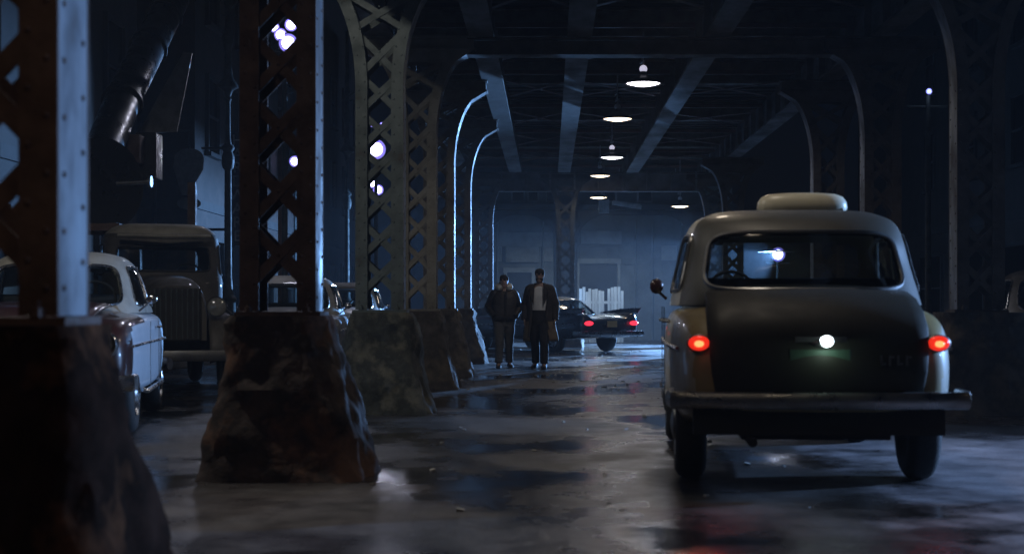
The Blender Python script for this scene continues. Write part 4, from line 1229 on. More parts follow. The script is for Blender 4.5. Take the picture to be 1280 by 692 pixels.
# seats, steering wheel, mirrors
m = MB(); m.box((0, 1.25, 1.20), (1.30, .16, .22)); m.box((0, 2.35, 1.20), (1.30, .14, .26)); m.build('seat', M['interior'], taxi, bevel=.05)
m = MB(); m.tube([(-.36 + .19 * math.cos(a), 2.75 + .06 * math.sin(a), 1.22 + .17 * math.sin(a)) for a in [2 * PI * i / 20 for i in range(21)]], .014, 6, cap=False); m.build('steering_wheel', M['interior'], taxi)
m = MB(); m.box((0, 2.72, 1.63), (.2, .02, .05)); m.build('rear_view_mirror', M['interior'], taxi)
m = MB(); m.tube([(-.85, 2.95, 1.18), (-.93, 2.93, 1.25)], .012, 8); m.ball((-.93, 2.92, 1.28), .06, 14, (.9, .4, 1.0)); m.build('door_mirror', M['paint_maroon'], taxi)
m = MB(); m.tube([(-.86, 1.62, 1.02), (-.905, 1.66, 1.02), (-.905, 1.78, 1.02), (-.86, 1.82, 1.02)], .012, 8); m.tube([(-.86, 2.55, 1.02), (-.905, 2.59, 1.02), (-.905, 2.71, 1.02), (-.86, 2.75, 1.02)], .012, 8); m.build('door_handle', M['chrome'], taxi)
for sx in (-1, 1):
    for q in (2.22, 3.05):
        m = MB(); m.box((sx * .884, q, .76), (.006, .008, .72)); m.build('door_seam', M['interior'], taxi, smooth=False)
    m = MB(); m.tube([(sx * .84, .45, .86), (sx * .885, .9, .87), (sx * .892, 2.0, .87), (sx * .88, 3.2, .87)], .012, 6); m.build('side_trim', M['dull_chrome'], taxi)

# --- generic 1950s sedan
def sedan(label, loc, rz, body, roofm, hoodm, group, tall=0.0, name='parked_sedan'):
    t = thing(name, label, 'car', loc, rz, group)
    z = tall
    st = [(0.12, .58, .50, .70, .72), (0.16, .72, .44, .84, .86), (0.35, .82, .38, .95 + z, .98 + z), (0.9, .88, .33, 1.0 + z, 1.02 + z), (1.6, .90, .30, 1.0 + z, 1.04 + z), (2.6, .90, .30, 1.0 + z, 1.05 + z),
          (3.2, .89, .31, .99 + z, 1.06 + z), (3.9, .88, .33, .98 + z, 1.03 + z), (4.45, .86, .38, .95 + z, .97 + z), (4.68, .82, .42, .88, .90), (4.74, .74, .48, .78, .80)]
    b = body_shell(st); bo = b.build('body', body, t, subsurf=2); bake(bo)
    cut_arches(bo, [(sx * .82, yy, .345, .40, .36) for sx in (-1, 1) for yy in (1.05, 3.85)])
    bo.data.materials.append(hoodm)
    for p in bo.data.polygons:
        if p.center.y > 3.0 and (p.normal.z > .35 or p.center.y > 4.25): p.material_index = 1
    h = House([(1.0 + z, .82, 3.22, .80), (1.1 + z, .80, 3.08, .95), (1.26 + z, .755, 2.86, 1.15), (1.40 + z, .70, 2.70, 1.32), (1.50 + z, .63, 2.55, 1.48), (1.56 + z, .53, 2.4, 1.65), (1.60 + z, .33, 2.2, 1.85), (1.605 + z, .01, 2.0, 1.98)], e=3.2)
    wins = [(.25, .118, 0.75, 3.5, 4.5), (.75, .115, 0.75, 3.4, 4.5), (.535, .038, .8, 3.4, 5), (.452, .036, .8, 3.4, 5), (.965, .038, .8, 3.4, 5), (.048, .036, .8, 3.4, 5)]
    m = MB(); h.shell(m, wins); go = m.build('roof', roofm, t)
    m = MB()
    for wv in wins: h.rim(m, wv, .013)
    m.build('window_trim', M['chrome'], go)
    for i, wv in enumerate(wins):
        m = MB(); h.pane(m, wv, .002); m.build('windscreen' if i == 0 else ('rear_window' if i == 1 else 'side_window'), M['glass'], t)
    # bonnet
    m = MB(); rings = []
    for y, hw, zz in [(3.1, .56, 1.075 + z), (3.4, .57, 1.08 + z), (3.9, .56, 1.05 + z), (4.4, .54, .995 + z), (4.62, .52, .93), (4.72, .48, .84)]:
        rings.append([Vector((-hw + 2 * hw * k_ / 12, y, zz + .02 - .03 * (abs(-1 + k_ / 6) ** 2.5))) for k_ in range(13)])
    m.loft(rings, False, closed=False); ho = m.build('bonnet', hoodm, t); md = ho.modifiers.new('s', 'SOLIDIFY'); md.thickness = .03; md.offset = 0
    # front: headlights, grille, bumpers
    for sx in (-1, 1):
        m = MB(); m.lathe([(.085, -.05), (.085, .035), (.05, .06), (.003, .068)], (sx * .66, 4.66, .80), (0, 1, 0), n=24, cap=False); hl = m.build('headlight', M['lens'], t)
        m = MB(); m.lathe([(.088, -.06), (.115, -.02), (.118, .05), (.10, .075), (.088, .055)], (sx * .66, 4.66, .80), (0, 1, 0), n=24, cap=False); m.build('bezel', M['chrome'], hl)
        m = MB(); m.ball((sx * .72, .16, .78), .07, 14, (.8, .6, 1.2)); m.build('tail_light', M['paint_maroon'], t)
    m = MB()
    for q in range(5): m.tube([(-.46, 4.74, .50 + q * .05), (0, 4.78, .50 + q * .05), (.46, 4.74, .50 + q * .05)], .012, 6)
    m.build('grille', M['chrome'], t)
    bumper(t, [(-.9, 4.5, .48), (-.88, 4.74, .48), (-.6, 4.84, .48), (0, 4.88, .48), (.6, 4.84, .48), (.88, 4.74, .48), (.9, 4.5, .48)], .14, .06, overriders=((-.35, 4.9, .5), (.35, 4.9, .5)))
    bumper(t, [(-.9, .35, .48), (-.86, .1, .48), (-.5, .03, .48), (.5, .03, .48), (.86, .1, .48), (.9, .35, .48)], .13, .06)
    for sx in (-1, 1):
        for yy in (1.05, 3.85): wheel(t, sx * .76, yy, .345, .18, sx, 'chrome')
    m = MB(); m.box((0, 1.6, 1.08 + z), (1.3, .16, .16)); m.box((0, 2.3, 1.08 + z), (1.3, .14, .2)); m.build('seat', M['interior'], t, bevel=.05)
    m = MB(); m.tube([(.36 * -1 + .2 * math.cos(a), 2.78 - .08 * math.sin(a), 1.12 + z + .18 * math.sin(a)) for a in [2 * PI * i / 24 for i in range(25)]], .013, 6, cap=False); m.build('steering_wheel', M['interior'], t)
    m = MB()
    for sx in (-1, 1):
        m.tube([(sx * .83, .5, .78), (sx * .905, 1.2, .79), (sx * .915, 2.4, .79), (sx * .90, 3.6, .79), (sx * .87, 4.4, .78)], .013, 6)
        m.tube([(sx * .895, 2.05, .92), (sx * .93, 2.09, .92), (sx * .93, 2.2, .92), (sx * .895, 2.24, .92)], .012, 6)
        m.box((sx * .899, 1.95, .68), (.006, .008, .6)); m.box((sx * .898, 2.95, .68), (.006, .008, .6))
        m.tube([(sx * .80, 3.05, 1.02 + z), (sx * .90, 3.08, 1.10 + z)], .01, 6); m.ball((sx * .92, 3.08, 1.13 + z), .055, 12, (1, .4, .8))
        m.tube([(sx * .84, 1.45, .36), (sx * .90, 1.5, .345), (sx * .905, 3.4, .345), (sx * .86, 3.45, .36)], .022, 6)
    m.build('side_trim', M['chrome'], t)
    return t
def place_facing(front, rear, half_w, left_side=True):
    """location and rotation of a car whose left-hand lower corners are given (front left, rear left)"""
    f = Vector((front[0], front[1], 0)); r = Vector((rear[0], rear[1], 0))
    fw = (f - r).normalized()
    right = Vector((fw.y, -fw.x, 0))
    o = r + right * half_w
    rz = math.atan2(-fw.x, fw.y)
    return (o.x, o.y, 0), rz
loc, rz = place_facing((-3.47, 12.7), (-4.30, 17.35), .90)
sedan('pale blue sedan with dark maroon bonnet parked behind the red stone pedestal', loc, rz, M['paint_pale'], M['paint_roof'], M['paint_maroon'], 'sedans parked along the left street', tall=0.06)
loc, rz = place_facing((pxx(428, 21.2), 21.2), (pxx(428, 21.2) - .45, 25.9), .90)
sedan('grey sedan parked behind the rusty column, its flank glinting blue', loc, rz, M['paint_grey'], M['paint_roof'], M['paint_grey'], 'sedans parked along the left street')
loc, rz = place_facing((pxx(478, 28.0), 28.0), (pxx(478, 28) - .3, 32.7), .90)
sedan('dusty white roofed sedan parked behind the grey green column', loc, rz, M['paint_pale'], M['paint_roof'], M['paint_pale'], 'sedans parked along the left street')
# car at the right edge
sedan('dirty white sedan parked beyond the right edge pedestal', (6.75, 16.6 + 4.7, 0), PI - R(8), M['paint_white'], M['paint_grey'], M['paint_white'], 'sedans parked along the right street')

# --- finned car at the end of the roadway
fw = Vector((-.60, .80, 0)).normalized()
right = Vector((fw.y, -fw.x, 0))
rear_axle = Vector((.80, 37.6, 0))
org = rear_axle - fw * 1.25
fc = thing('finned_car', 'dark navy finned car standing at the far end with red tail lamps lit', 'car', (org.x, org.y, 0), math.atan2(-fw.x, fw.y))
st = [(0.06, .74, .46, .80, .66), (0.10, .86, .40, .97, .80), (0.3, .93, .36, 1.0, .86), (0.9, .97, .32, .985, .89), (1.5, .98, .29, .93, .89), (2.2, .985, .28, .87, .89), (3.2, .985, .28, .87, .90),
      (4.2, .98, .30, .88, .91), (4.9, .96, .34, .87, .89), (5.25, .92, .40, .82, .84), (5.33, .84, .46, .72, .74)]
b = body_shell(st); bo = b.build('body', M['paint_black'], fc, subsurf=2); bake(bo)
cut_arches(bo, [(sx * .90, yy, .34, .39, .36) for sx in (-1, 1) for yy in (1.25, 4.35)])
h = House([(.88, .84, 3.75, 1.25), (.97, .82, 3.58, 1.40), (1.12, .76, 3.28, 1.66), (1.24, .71, 3.05, 1.9), (1.31, .64, 2.9, 2.05), (1.345, .53, 2.75, 2.2), (1.365, .33, 2.6, 2.35), (1.37, .01, 2.45, 2.43)], e=3.6)
wins = [(.25, .12, .6, 3.4, 4.5), (.75, .118, .6, 3.35, 4.5), (.535, .042, .6, 3.3, 6), (.448, .040, .6, 3.3, 6), (.965, .042, .6, 3.3, 6), (.052, .040, .6, 3.3, 6)]
m = MB(); h.shell(m, wins); go = m.build('roof', M['paint_roof'], fc)
m = MB()
for wv in wins: h.rim(m, wv, .012)
m.build('window_trim', M['chrome'], go)
for i, wv in enumerate(wins):
    m = MB(); h.pane(m, wv, .002); m.build('windscreen' if i == 0 else ('rear_window' if i == 1 else 'side_window'), M['glass'], fc)
for sx in (-1, 1):
    m = MB(); m.prism([(0.02, 0), (-.05, .07), (-.10, .12), (.7, .09), (1.5, .0)], .03, ((sx * .88 - .015, .10, .955), (0, 1, 0), (0, 0, 1), (1, 0, 0)))
    m.build('tail_fin', M['paint_black'], fc, bevel=.01)
    m = MB(); m.tube([(sx * .88, .0, 1.08), (sx * .88, .8, 1.055), (sx * .88, 1.6, .965)], .014, 6); m.build('fin_trim', M['chrome'], fc)
    m = MB(); m.ball((sx * .70, .055, .72), .09, 16, (1.5, .45, .62)); tl = m.build('tail_light', M['red_dim'], fc)
    lamp('tail_lamp_light', 'POINT', (sx * .70, -.08, .72), .3, (1, .05, .08), fc, radius=.06)
    for yy in (1.25, 4.35): wheel(fc, sx * .80, yy, .34, .19, sx, 'chrome')
m = MB(); m.box((0, .035, .70), (.30, .012, .15)); m.build('number_plate', M['plate_yellow'], fc)
bumper(fc, [(-.97, .3, .47), (-.95, .02, .47), (-.5, -.05, .47), (.5, -.05, .47), (.95, .02, .47), (.97, .3, .47)], .13, .07)
m = MB(); m.box((0, 2.0, .96), (1.4, .16, .18)); m.box((0, 2.9, .97), (1.4, .14, .2)); m.build('seat', M['interior'], fc, bevel=.05)
for sx in (-1, 1):
    m = MB(); m.tube([(sx * .95, .35, .70), (sx * .99, 1.4, .70), (sx * .995, 3.0, .66), (sx * .97, 4.8, .66)], .014, 6); m.build('side_trim', M['chrome'], fc)

# --- old truck
cabc = Vector((pxx(200, 20.9), 20.9, 0)); frc = Vector((pxx(224, 18.4), 18.4, 0))
fw = (frc - cabc).normalized()
tk = thing('old_truck', 'dusty brown old truck with rounded pale cab roof facing the roadway', 'truck', (cabc.x, cabc.y, 0), math.atan2(-fw.x, fw.y))
# local: +y forward, cab centred on origin
h = House([(.62, .76, .62, -.62), (1.0, .80, .66, -.68), (1.40, .81, .66, -.70), (1.58, .80, .60, -.70), (1.98, .775, .50, -.70), (2.08, .74, .50, -.68), (2.18, .64, .44, -.60), (2.235, .45, .3, -.42), (2.245, .01, 0, -.02)], e=5.0)
wins = [(.25, .085, 3.05, 3.85, 5), (.48, .055, 2.9, 3.9, 6), (.02, .055, 2.9, 3.9, 6), (.75, .08, 3.05, 3.85, 5)]
m = MB(); h.shell(m, wins); co = m.build('cab', [M['paint_truck']], tk)
# paler roof skin: light from above put into its colour
m = MB()
rings = []
for v in (5.15, 5.5, 6.0, 6.5, 7.0, 7.5, 8.0):
    rings.append([h.pt(u / 96, min(v, 7.98), .006) for u in range(96)])
m.loft(rings, False); m.build('cab_roof', M['paint_roof'], tk)
m = MB()
for wv in wins: h.rim(m, wv, .014)
m.build('window_trim', M['interior'], co)
for i, wv in enumerate(wins):
    m = MB(); h.pane(m, wv, .002); m.build('windscreen' if i == 0 else ('rear_window' if i == 3 else 'side_window'), M['glass'], tk)
m = MB(); m.tube([(-.6, .66, 2.06), (0, .78, 2.05), (.6, .66, 2.06)], [.05, .07, .05], 10, flat=.5); m.build('visor', M['paint_roof'], tk)
# bonnet
m = MB(); rings = []
for y, hw, zt_ in [(.55, .52, 1.55), (1.0, .50, 1.53), (1.6, .45, 1.50), (2.1, .40, 1.46), (2.28, .37, 1.38)]:
    ring = []
    for k_ in range(15):
        a = PI * k_ / 14
        ring.append(Vector((hw * math.copysign(abs(math.cos(a)) ** .6, math.cos(a)), y, .70 + (zt_ - .70) * abs(math.sin(a)) ** .55)))
    rings.append(ring)
m.loft(rings, True, closed=True); m.build('bonnet', M['paint_truck'], tk)
m = MB()
rings = []
m.box((0, 2.31, 1.02), (.60, .05, .66))
go = m.build('radiator', M['interior'], tk, bevel=.04)
m = MB()
for q in range(9): m.tube([(-.26 + q * .065, 2.35, .72), (-.26 + q * .065, 2.36, 1.34)], .010, 6)
m.build('grille', M['iron'], go)
for sx in (-1, 1):
    # pontoon fender
    m = MB(); rings = []
    for i in range(15):
        a = PI * (0.0 + i / 14 * 1.0)
        y = 1.75 + .62 * math.cos(a); zz = .42 + .62 * math.sin(a) ** .8
        nrm = Vector((0, math.cos(a), math.sin(a)))
        ring = []
        for k_ in range(9):
            u = k_ / 8
            x = sx * (.40 + u * .42)
            ring.append(Vector((x, y, zz)) + nrm * (-.16 * max(0, u - .35) ** 2 * 2.2 + .0) + Vector((0, 0, .04 * math.sin(u * PI))))
        rings.append(ring)
    m.loft(rings, False, closed=False); fo = m.build('fender', M['paint_truck'], tk); md = fo.modifiers.new('s', 'SOLIDIFY'); md.thickness = .02
    m = MB(); m.lathe([(.004, -.17), (.07, -.15), (.115, -.05), (.125, .02), (.118, .03)], (sx * .50, 2.20, 1.12), (0, 1, 0), n=24, cap=False); hl = m.build('headlight', M['dull_chrome'], tk)
    m = MB(); m.lathe([(.115, .02), (.07, .045), (.003, .055)], (sx * .50, 2.20, 1.12), (0, 1, 0), n=24, cap=False); m.build('lens', M['lens'], hl)
    m = MB(); m.box((sx * .66, .35, .46), (.34, 1.7, .05)); m.build('running_board', M['interior'], tk, smooth=False)
    wheel(tk, sx * .68, 1.75, .40, .17, sx); wheel(tk, sx * .68, -1.9, .40, .17, sx)
m = MB(); m.tube([(.80, .55, 1.62), (1.0, .62, 1.72)], .012, 6); m.box((1.03, .62, 1.78), (.12, .025, .22)); m.build('door_mirror', M['chrome'], tk, bevel=.01)
bumper(tk, [(-.75, 2.46, .52), (-.4, 2.53, .52), (.4, 2.53, .52), (.75, 2.46, .52)], .14, .05, matn='dull_chrome')
m = MB()
m.box((0, -2.0, .78), (1.7, 2.4, .06)); m.box((-.86, -2.0, 1.05), (.05, 2.4, .5)); m.box((.86, -2.0, 1.05), (.05, 2.4, .5)); m.box((0, -.82, 1.15), (1.67, .05, .7)); m.box((0, -3.18, 1.05), (1.67, .05, .5)); m.box((0, -.9, .58), (.8, 4.6, .16))
m.build('cargo_bed', M['paint_truck'], tk, smooth=False)
m = MB(); m.box((0, -.15, 1.3), (1.3, .2, .5)); m.build('seat', M['interior'], tk, bevel=.05)
m = MB(); m.tube([(-.34 + .2 * math.cos(a), .3 + .05 * math.sin(a), 1.52 + .18 * math.sin(a)) for a in [2 * PI * i / 24 for i in range(25)]], .013, 6, cap=False); m.build('steering_wheel', M['interior'], tk)

# ------------------------------------------------------------------ people
def skin_body(name, joints, edges, radii, root=0, sub=2):
    me = bpy.data.meshes.new(name)
    me.from_pydata(joints, edges, [])
    o = bpy.data.objects.new(name, me); C.objects.link(o)
    md = o.modifiers.new('skin', 'SKIN')
    if not me.skin_vertices:
        me.skin_vertices.new()
    for i, r in enumerate(radii):
        sv = me.skin_vertices[0].data[i]
        sv.radius = r if isinstance(r, tuple) else (r, r)
        sv.use_root = (i == root)
    ms = o.modifiers.new('s', 'SUBSURF'); ms.levels = sub; ms.render_levels = sub
    return bake(o)

def mesh_to_mb(o, mb):
    mb.add([v.co for v in o.data.vertices], [tuple(p.vertices) for p in o.data.polygons])
    me = o.data
    bpy.data.objects.remove(o); bpy.data.meshes.remove(me)

def head(mb, c, s=1.0):
    # rings from chin to crown; faces -y
    c = Vector(c)
    prof = [(-.118, .022, .03, -.050), (-.105, .045, .055, -.035), (-.075, .058, .078, -.015), (-.04, .066, .088, -.004), (0, .072, .095, 0), (.04, .075, .098, .002), (.08, .068, .09, .004), (.105, .05, .068, .006), (.12, .02, .03, .008)]
    rings = []
    for z, a, b_, yo in prof:
        rings.append([c + Vector((a * math.cos(t_), yo + b_ * math.sin(t_), z)) * s for t_ in [2 * PI * k_ / 18 for k_ in range(18)]])
    mb.loft(rings, True)
    # nose, brow, lips, eyes, ears
    mb.prism([(0, .02), (-.030, -.038), (.0, -.048)], .024 * s, (c + Vector((-.012 * s, -.088 * s, 0)), (0, 1, 0), (0, 0, 1), (1, 0, 0)))
    mb.box(c + Vector((0, -.088, .030)) * s, (.10 * s, .022 * s, .014 * s)); mb.box(c + Vector((0, -.086, -.068)) * s, (.045 * s, .018 * s, .014 * s))
    for sx in (-1, 1):
        mb.ball(c + Vector((sx * .032, -.086, .008)) * s, .013 * s, 8)
        mb.ball(c + Vector((sx * .076, .012, -.005)) * s, .03 * s, 10, (.35, .7, 1.1))

def hand(mb, wrist, dirv, palm_n, side, s=1.0):
    """palm and five curled fingers hanging along dirv"""
    d_ = Vector(dirv).normalized(); pn = Vector(palm_n).normalized(); ac = d_.cross(pn).normalized() * side
    wv = Vector(wrist)
    rings = []
    for t_, ww, th in ((0, .026, .020), (.03, .036, .018), (.06, .042, .016), (.09, .042, .014)):
        rings.append([wv + d_ * t_ * s + ac * (ww * math.cos(a) * s) + pn * (th * math.sin(a) * s) for a in [2 * PI * k_ / 12 for k_ in range(12)]])
    mb.loft(rings, True)
    for i, (off, ln) in enumerate(((-.031, .065), (-.010, .08), (.011, .075), (.031, .058))):
        b0 = wv + d_ * .085 * s + ac * off * s
        p1 = b0 + d_ * ln * .42 * s + pn * .006 * s
        p2 = p1 + d_ * ln * .32 * s + pn * ln * .2 * s
        p3 = p2 + d_ * ln * .15 * s + pn * ln * .28 * s
        mb.tube([b0, p1, p2, p3], [.0095 * s, .009 * s, .008 * s, .006 * s], 8)
    b0 = wv + d_ * .025 * s - ac * .03 * s
    mb.tube([b0, b0 + (d_ * .03 - ac * .022 + pn * .012) * s, b0 + (d_ * .062 - ac * .024 + pn * .022) * s], [.013 * s, .011 * s, .008 * s], 8)

def limb(mb, pts, rs, n=14):
    # smooth tapered sleeve or trouser leg along pts (Catmull-Rom)
    P = [Vector(p) for p in pts]; out = []; rr = []
    for i in range(len(P) - 1):
        p0 = P[max(0, i - 1)]; p1 = P[i]; p2 = P[i + 1]; p3 = P[min(len(P) - 1, i + 2)]
        for j in range(4):
            f = j / 4
            out.append(0.5 * (2 * p1 + (p2 - p0) * f + (2 * p0 - 5 * p1 + 4 * p2 - p3) * f * f + (3 * p1 - p0 - 3 * p2 + p3) * f ** 3))
            rr.append((rs[i] + (rs[i + 1] - rs[i]) * f) * (1 + .05 * math.sin(i * 7 + j * 2.3)))
    out.append(P[-1]); rr.append(rs[-1])
    mb.tube(out, rr, n)

def person_walking(label, loc, H, rz, feet, style):
    k = H / 1.78
    t = thing('person', label, 'person', loc, rz, 'pair of people walking along the roadway')
    V = lambda x, y, z: (x * k, y * k, z * k)
    fl, fr = feet     # forward offsets (towards -y) of left/right foot
    hip = .92
    J = [V(0, 0, .95), V(0, 0, 1.12), V(0, .01, 1.30), V(0, .015, 1.44), V(0, .0, 1.53), V(0, -.02, 1.60)]
    Rr = [(.15 * k, .11 * k), (.14 * k, .10 * k), (.165 * k, .115 * k), (.13 * k, .09 * k), .052 * k, .055 * k]
    E_ = [(0, 1), (1, 2), (2, 3), (3, 4), (4, 5)]
    arms = style['arms']
    for sx in (-1, 1):
        el, wr = arms[sx]
        b0 = len(J)
        J += [V(sx * .17, .015, 1.42), V(*el), V(*wr)]; Rr += [.062 * k, .045 * k, .030 * k]
        E_ += [(3, b0), (b0, b0 + 1), (b0 + 1, b0 + 2)]
    legs = {}
    for sx, fo in ((-1, fl), (1, fr)):
        b0 = len(J)
        fx = sx * (.10 + style.get('spread', .0))
        kn = V(sx * .105, fo * .65 - .03, .50); an = V(fx, fo + (.0 if fo < 0 else .03), .085); to = V(fx + sx * .02, fo - .15, .035)
        J += [V(sx * .10, 0, .88), kn, an, to]; Rr += [.088 * k, .06 * k, .042 * k, .032 * k]
        E_ += [(0, b0), (b0, b0 + 1), (b0 + 1, b0 + 2), (b0 + 2, b0 + 3)]
        legs[sx] = (V(sx * .10, 0, .90), kn, an, to)
    so = skin_body('person_skin', J, E_, Rr)
    mb = MB(); mesh_to_mb(so, mb)
    head(mb, V(0, -.03, 1.665), k)
    if style['hands']:
        for sx in (-1, 1):
            wr = Vector(V(*arms[sx][1])); el = Vector(V(*arms[sx][0]))
            hand(mb, wr, (wr - el), (-sx, -.2, 0), sx, k)
    mb.build('body', M['skin'], t)
    # trousers
    m = MB()
    for sx in (-1, 1):
        hp, kn, an, to = legs[sx]
        limb(m, [hp, ((hp[0] + kn[0]) / 2, (hp[1] + kn[1]) / 2, (hp[2] + kn[2]) / 2), kn, ((kn[0] * .5 + an[0] * .5), kn[1] * .5 + an[1] * .5 + .012, (kn[2] + an[2]) / 2), (an[0], an[1], an[2] + .03)], [.118 * k, .105 * k, .082 * k, .075 * k, .072 * k])
    rings = []
    for z, a, b_ in ((.80, .15, .12), (.88, .185, .135), (.97, .178, .13), (1.05, .165, .12)):
        rings.append([Vector(V(a * math.cos(q), b_ * math.sin(q), z)) for q in [2 * PI * i / 20 for i in range(20)]])
    m.loft(rings, True)
    m.build('trousers', style['trousers'], t)
    for sx in (-1, 1):
        hp, kn, an, to = legs[sx]
        m = MB(); a_ = Vector(an); o_ = Vector(to)
        m.tube([a_ + Vector((0, 0, .12 * k)), a_ + Vector((0, 0, .02))], [.06 * k, .056 * k], 14)
        rings = []
        bk = a_ + Vector((0, .07 * k, 0)); 
        for f_, hw, hh in ((0, .03, .06), (.12, .044, .10), (.35, .046, .115), (.6, .052, .08), (.85, .05, .06), (1.0, .03, .04)):
            c = bk.lerp(o_ + Vector((0, -.05 * k, 0)), f_)
            rings.append([Vector((c.x + hw * k * math.copysign(abs(math.cos(q)) ** .7, math.cos(q)), c.y, max(.004, hh * k / 2 + hh * k / 2 * math.sin(q)))) for q in [2 * PI * i / 14 for i in range(14)]])
        m.loft(rings, True)
        m.build('boot', M['boots'], t)
    # shirt
    m = MB(); rings = []
    for z, a, b_ in ((.98, .172, .125), (1.1, .165, .118), (1.25, .182, .128), (1.38, .185, .125), (1.455, .13, .09), (1.50, .062, .062)):
        rings.append([Vector(V(a * math.cos(q), .012 + b_ * math.sin(q), z)) for q in [2 * PI * i / 24 for i in range(24)]])
    m.loft(rings, True); m.build('shirt', style['shirt'], t)
    # coat or jacket: open or closed shell with gap at the front
    m = MB(); rings = []
    N = 30
    for (z, a, b_, gap, sway) in style['shell']:
        ring = []
        for i in range(N + 1):
            q = -PI / 2 + gap + (2 * PI - 2 * gap) * i / N
            rip = 1 + .035 * math.sin(q * 7 + z * 5) * sm(1.1, .6, z) + .015 * math.sin(q * 11 + z * 9)
            ring.append(Vector(V(a * rip * math.cos(q) + sway, .012 + b_ * rip * math.sin(q), z)))
        rings.append(ring)
    m.loft(rings, False, closed=False)
    jo = m.build(style['shell_name'], [style['shell_mat'], style['lining']], t)
    md = jo.modifiers.new('s', 'SOLIDIFY'); md.thickness = .02; md.offset = 1; md.material_offset = style['lin_off']; md.material_offset_rim = 0
    if style.get('tan_hem'):
        for p in jo.data.polygons:
            if p.center.z < .80 * k and abs(p.center.x) > .17 * k and p.center.y < .10: p.material_index = 1
    for sx in (-1, 1):
        el, wr = arms[sx]
        m = MB()
        w0 = Vector(V(*wr)); e0 = Vector(V(*el))
        limb(m, [V(sx * .10, .015, 1.45), V(sx * .185, .015, 1.415), (Vector(V(sx * .185, .015, 1.415)) + e0) / 2, e0, (e0 + w0) / 2, w0 + (w0 - e0).normalized() * .02], [.075 * k, .092 * k, .082 * k, .075 * k, .068 * k, .062 * k])
        m.build('sleeve', style['shell_mat'], t)
    for extra in style['extras']:
        extra(t, V, k)
    return t

def cap_extra(t, V, k):
    m = MB()
    rings = []
    for z, a, b_, yo in ((1.675, .082, .105, -.025), (1.70, .087, .110, -.025), (1.735, .088, .108, -.022), (1.765, .075, .09, -.018), (1.785, .05, .06, -.016), (1.793, .01, .012, -.015)):
        rings.append([Vector(V(a * math.cos(q), yo + b_ * math.sin(q), z)) for q in [2 * PI * i / 24 for i in range(24)]])
    m.loft(rings, True); m.build('knit_cap', M['cap'], t)
def hair_extra(t, V, k):
    m = MB()
    for z, a in ((1.62, .088), (1.58, .085)):
        pass
    rings = []
    for z, a, b_ in ((1.54, .07, .05), (1.58, .088, .07), (1.64, .09, .085), (1.68, .086, .09)):
        rings.append([Vector(V(a * math.cos(q), .01 + b_ * math.sin(q), z)) for q in [PI * i / 14 for i in range(15)]] + [Vector(V(a * .8 * math.cos(q), .01 + b_ * .6 * math.sin(q), z)) for q in [PI * i / 14 for i in range(14, -1, -1)]])
    m.loft(rings, True); m.build('hair', M['beard'], t)
def beard_extra(t, V, k):
    m = MB(); rings = []
    for z, a, b_ in ((1.535, .03, .03), (1.555, .052, .06), (1.59, .064, .078), (1.615, .069, .082)):
        rings.append([Vector(V(a * 1.08 * math.cos(q), -.035 + b_ * 1.1 * math.sin(q), z)) for q in [PI + PI * i / 14 for i in range(15)]] + [Vector(V(a * .9 * math.cos(q), -.03 + b_ * .8 * math.sin(q), z)) for q in [PI + PI * i / 14 for i in range(14, -1, -1)]])
    m.loft(rings, True); m.build('beard', M['beard'], t)
def fleece_extra(t, V, k):
    m = MB(); pts = []
    for i in range(17):
        q = -PI / 2 + .45 + (2 * PI - .9) * i / 16
        pts.append(V(.118 * math.cos(q), .0 + .095 * math.sin(q), 1.56 + .03 * math.sin(q)))
    m.tube(pts, [.035 * k] + [.058 * k] * 15 + [.035 * k], 12); m.build('collar', M['fleece'], t)
def collar_extra(t, V, k):
    m = MB()
    for sx in (-1, 1):
        m.prism([(0, 0), (.075, -.06), (.055, -.26), (.01, -.36), (-.005, -.1)], .014, (V(sx * .085, -.115, 1.50), (sx, .12, 0), (0, .08, 1), (0, -1, .05)))
    m.build('lapels', M['coat'], t, smooth=False)
def fly_extra(t, V, k):
    m = MB()
    m.box(V(0, -.165, 1.2), (.03 * k, .012, .42 * k)); m.box(V(0, -.16, .965), (.34 * k, .03, .05 * k))
    m.build('jacket_front', M['cap'], t, bevel=.004)

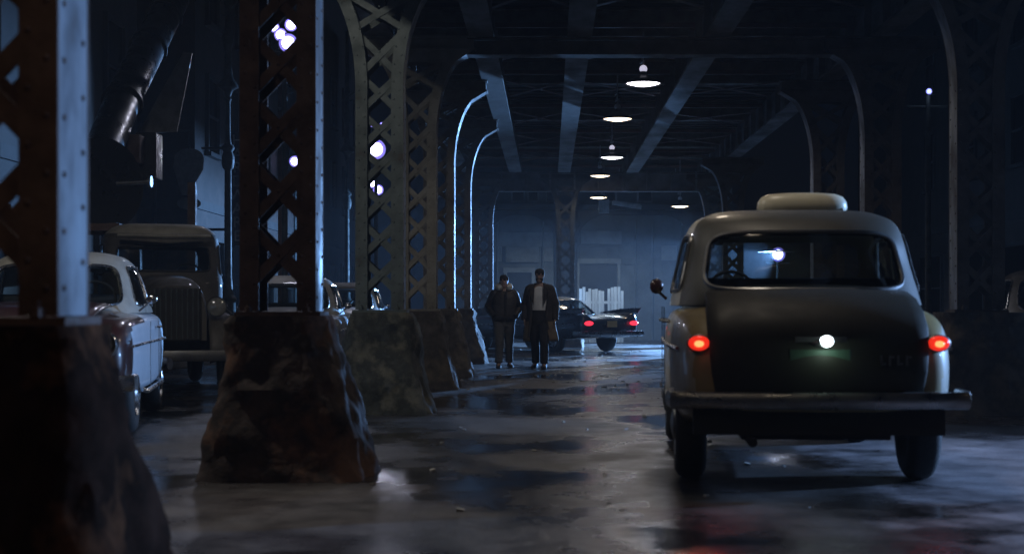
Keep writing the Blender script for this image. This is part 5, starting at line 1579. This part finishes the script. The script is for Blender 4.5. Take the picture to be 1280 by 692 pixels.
jk = dict(arms={-1: ((-.30, .06, 1.16), (-.205, -.10, 1.0)), 1: ((.30, .06, 1.16), (.205, -.10, 1.0))}, hands=False, trousers=M['trousers_grey'], shirt=M['jacket'],
          shell=[(.90, .205, .155, .06, 0), (.95, .215, .165, .05, 0), (1.05, .225, .17, .05, 0), (1.2, .225, .17, .05, 0), (1.33, .23, .165, .06, 0), (1.42, .20, .135, .1, 0), (1.47, .13, .10, .25, 0), (1.50, .085, .08, .4, 0)],
          shell_name='jacket', shell_mat=M['jacket'], lining=M['lining'], lin_off=1, extras=[cap_extra, fleece_extra, hair_extra, fly_extra], spread=.02)
ct = dict(arms={-1: ((-.27, .05, 1.15), (-.27, -.02, .90)), 1: ((.27, .04, 1.15), (.28, -.04, .90))}, hands=True, trousers=M['trousers_dark'], shirt=M['shirt'],
          shell=[(.50, .30, .225, .62, .012), (.56, .30, .225, .60, .012), (.70, .275, .20, .55, .006), (.85, .25, .185, .5, 0), (1.0, .225, .17, .52, 0), (1.12, .215, .16, .66, 0), (1.25, .225, .165, .72, 0), (1.36, .225, .16, .70, 0), (1.43, .19, .125, .66, 0), (1.48, .11, .09, .7, 0), (1.53, .085, .08, .8, 0)],
          shell_name='coat', shell_mat=M['coat'], lining=M['lining'], lin_off=1, extras=[cap_extra, beard_extra, collar_extra], spread=.01, tan_hem=True)
person_walking('person in short dark jacket with pale fleece collar walking, hands in pockets', (pxx(630, 27.7), 27.7, 0), 1.69, R(7), (-.20, .16), jk)
person_walking('person in white shirt and long open dark coat walking, cap on head', (pxx(675, 27.3), 27.3, 0), 1.79, R(-9), (.18, -.22), ct)

# ------------------------------------------------------------------ night haze
hz = MB(); hz.box((0, 55, 12), (244, 176, 26))
ho = hz.build('haze', None if False else M['paper'], smooth=False)
hm = bpy.data.materials.new('night_haze'); hm.use_nodes = True
ht = hm.node_tree; ht.nodes.clear()
vo = ht.nodes.new('ShaderNodeVolumePrincipled'); vo.inputs['Density'].default_value = 0.0010; vo.inputs['Color'].default_value = (0.85, 0.9, 1.0, 1); vo.inputs['Anisotropy'].default_value = 0.0
oo = ht.nodes.new('ShaderNodeOutputMaterial'); ht.links.new(vo.outputs[0], oo.inputs['Volume'])
ho.data.materials.clear(); ho.data.materials.append(hm)
tag(ho, 'thin blue night haze filling the street', 'haze', kind='stuff')
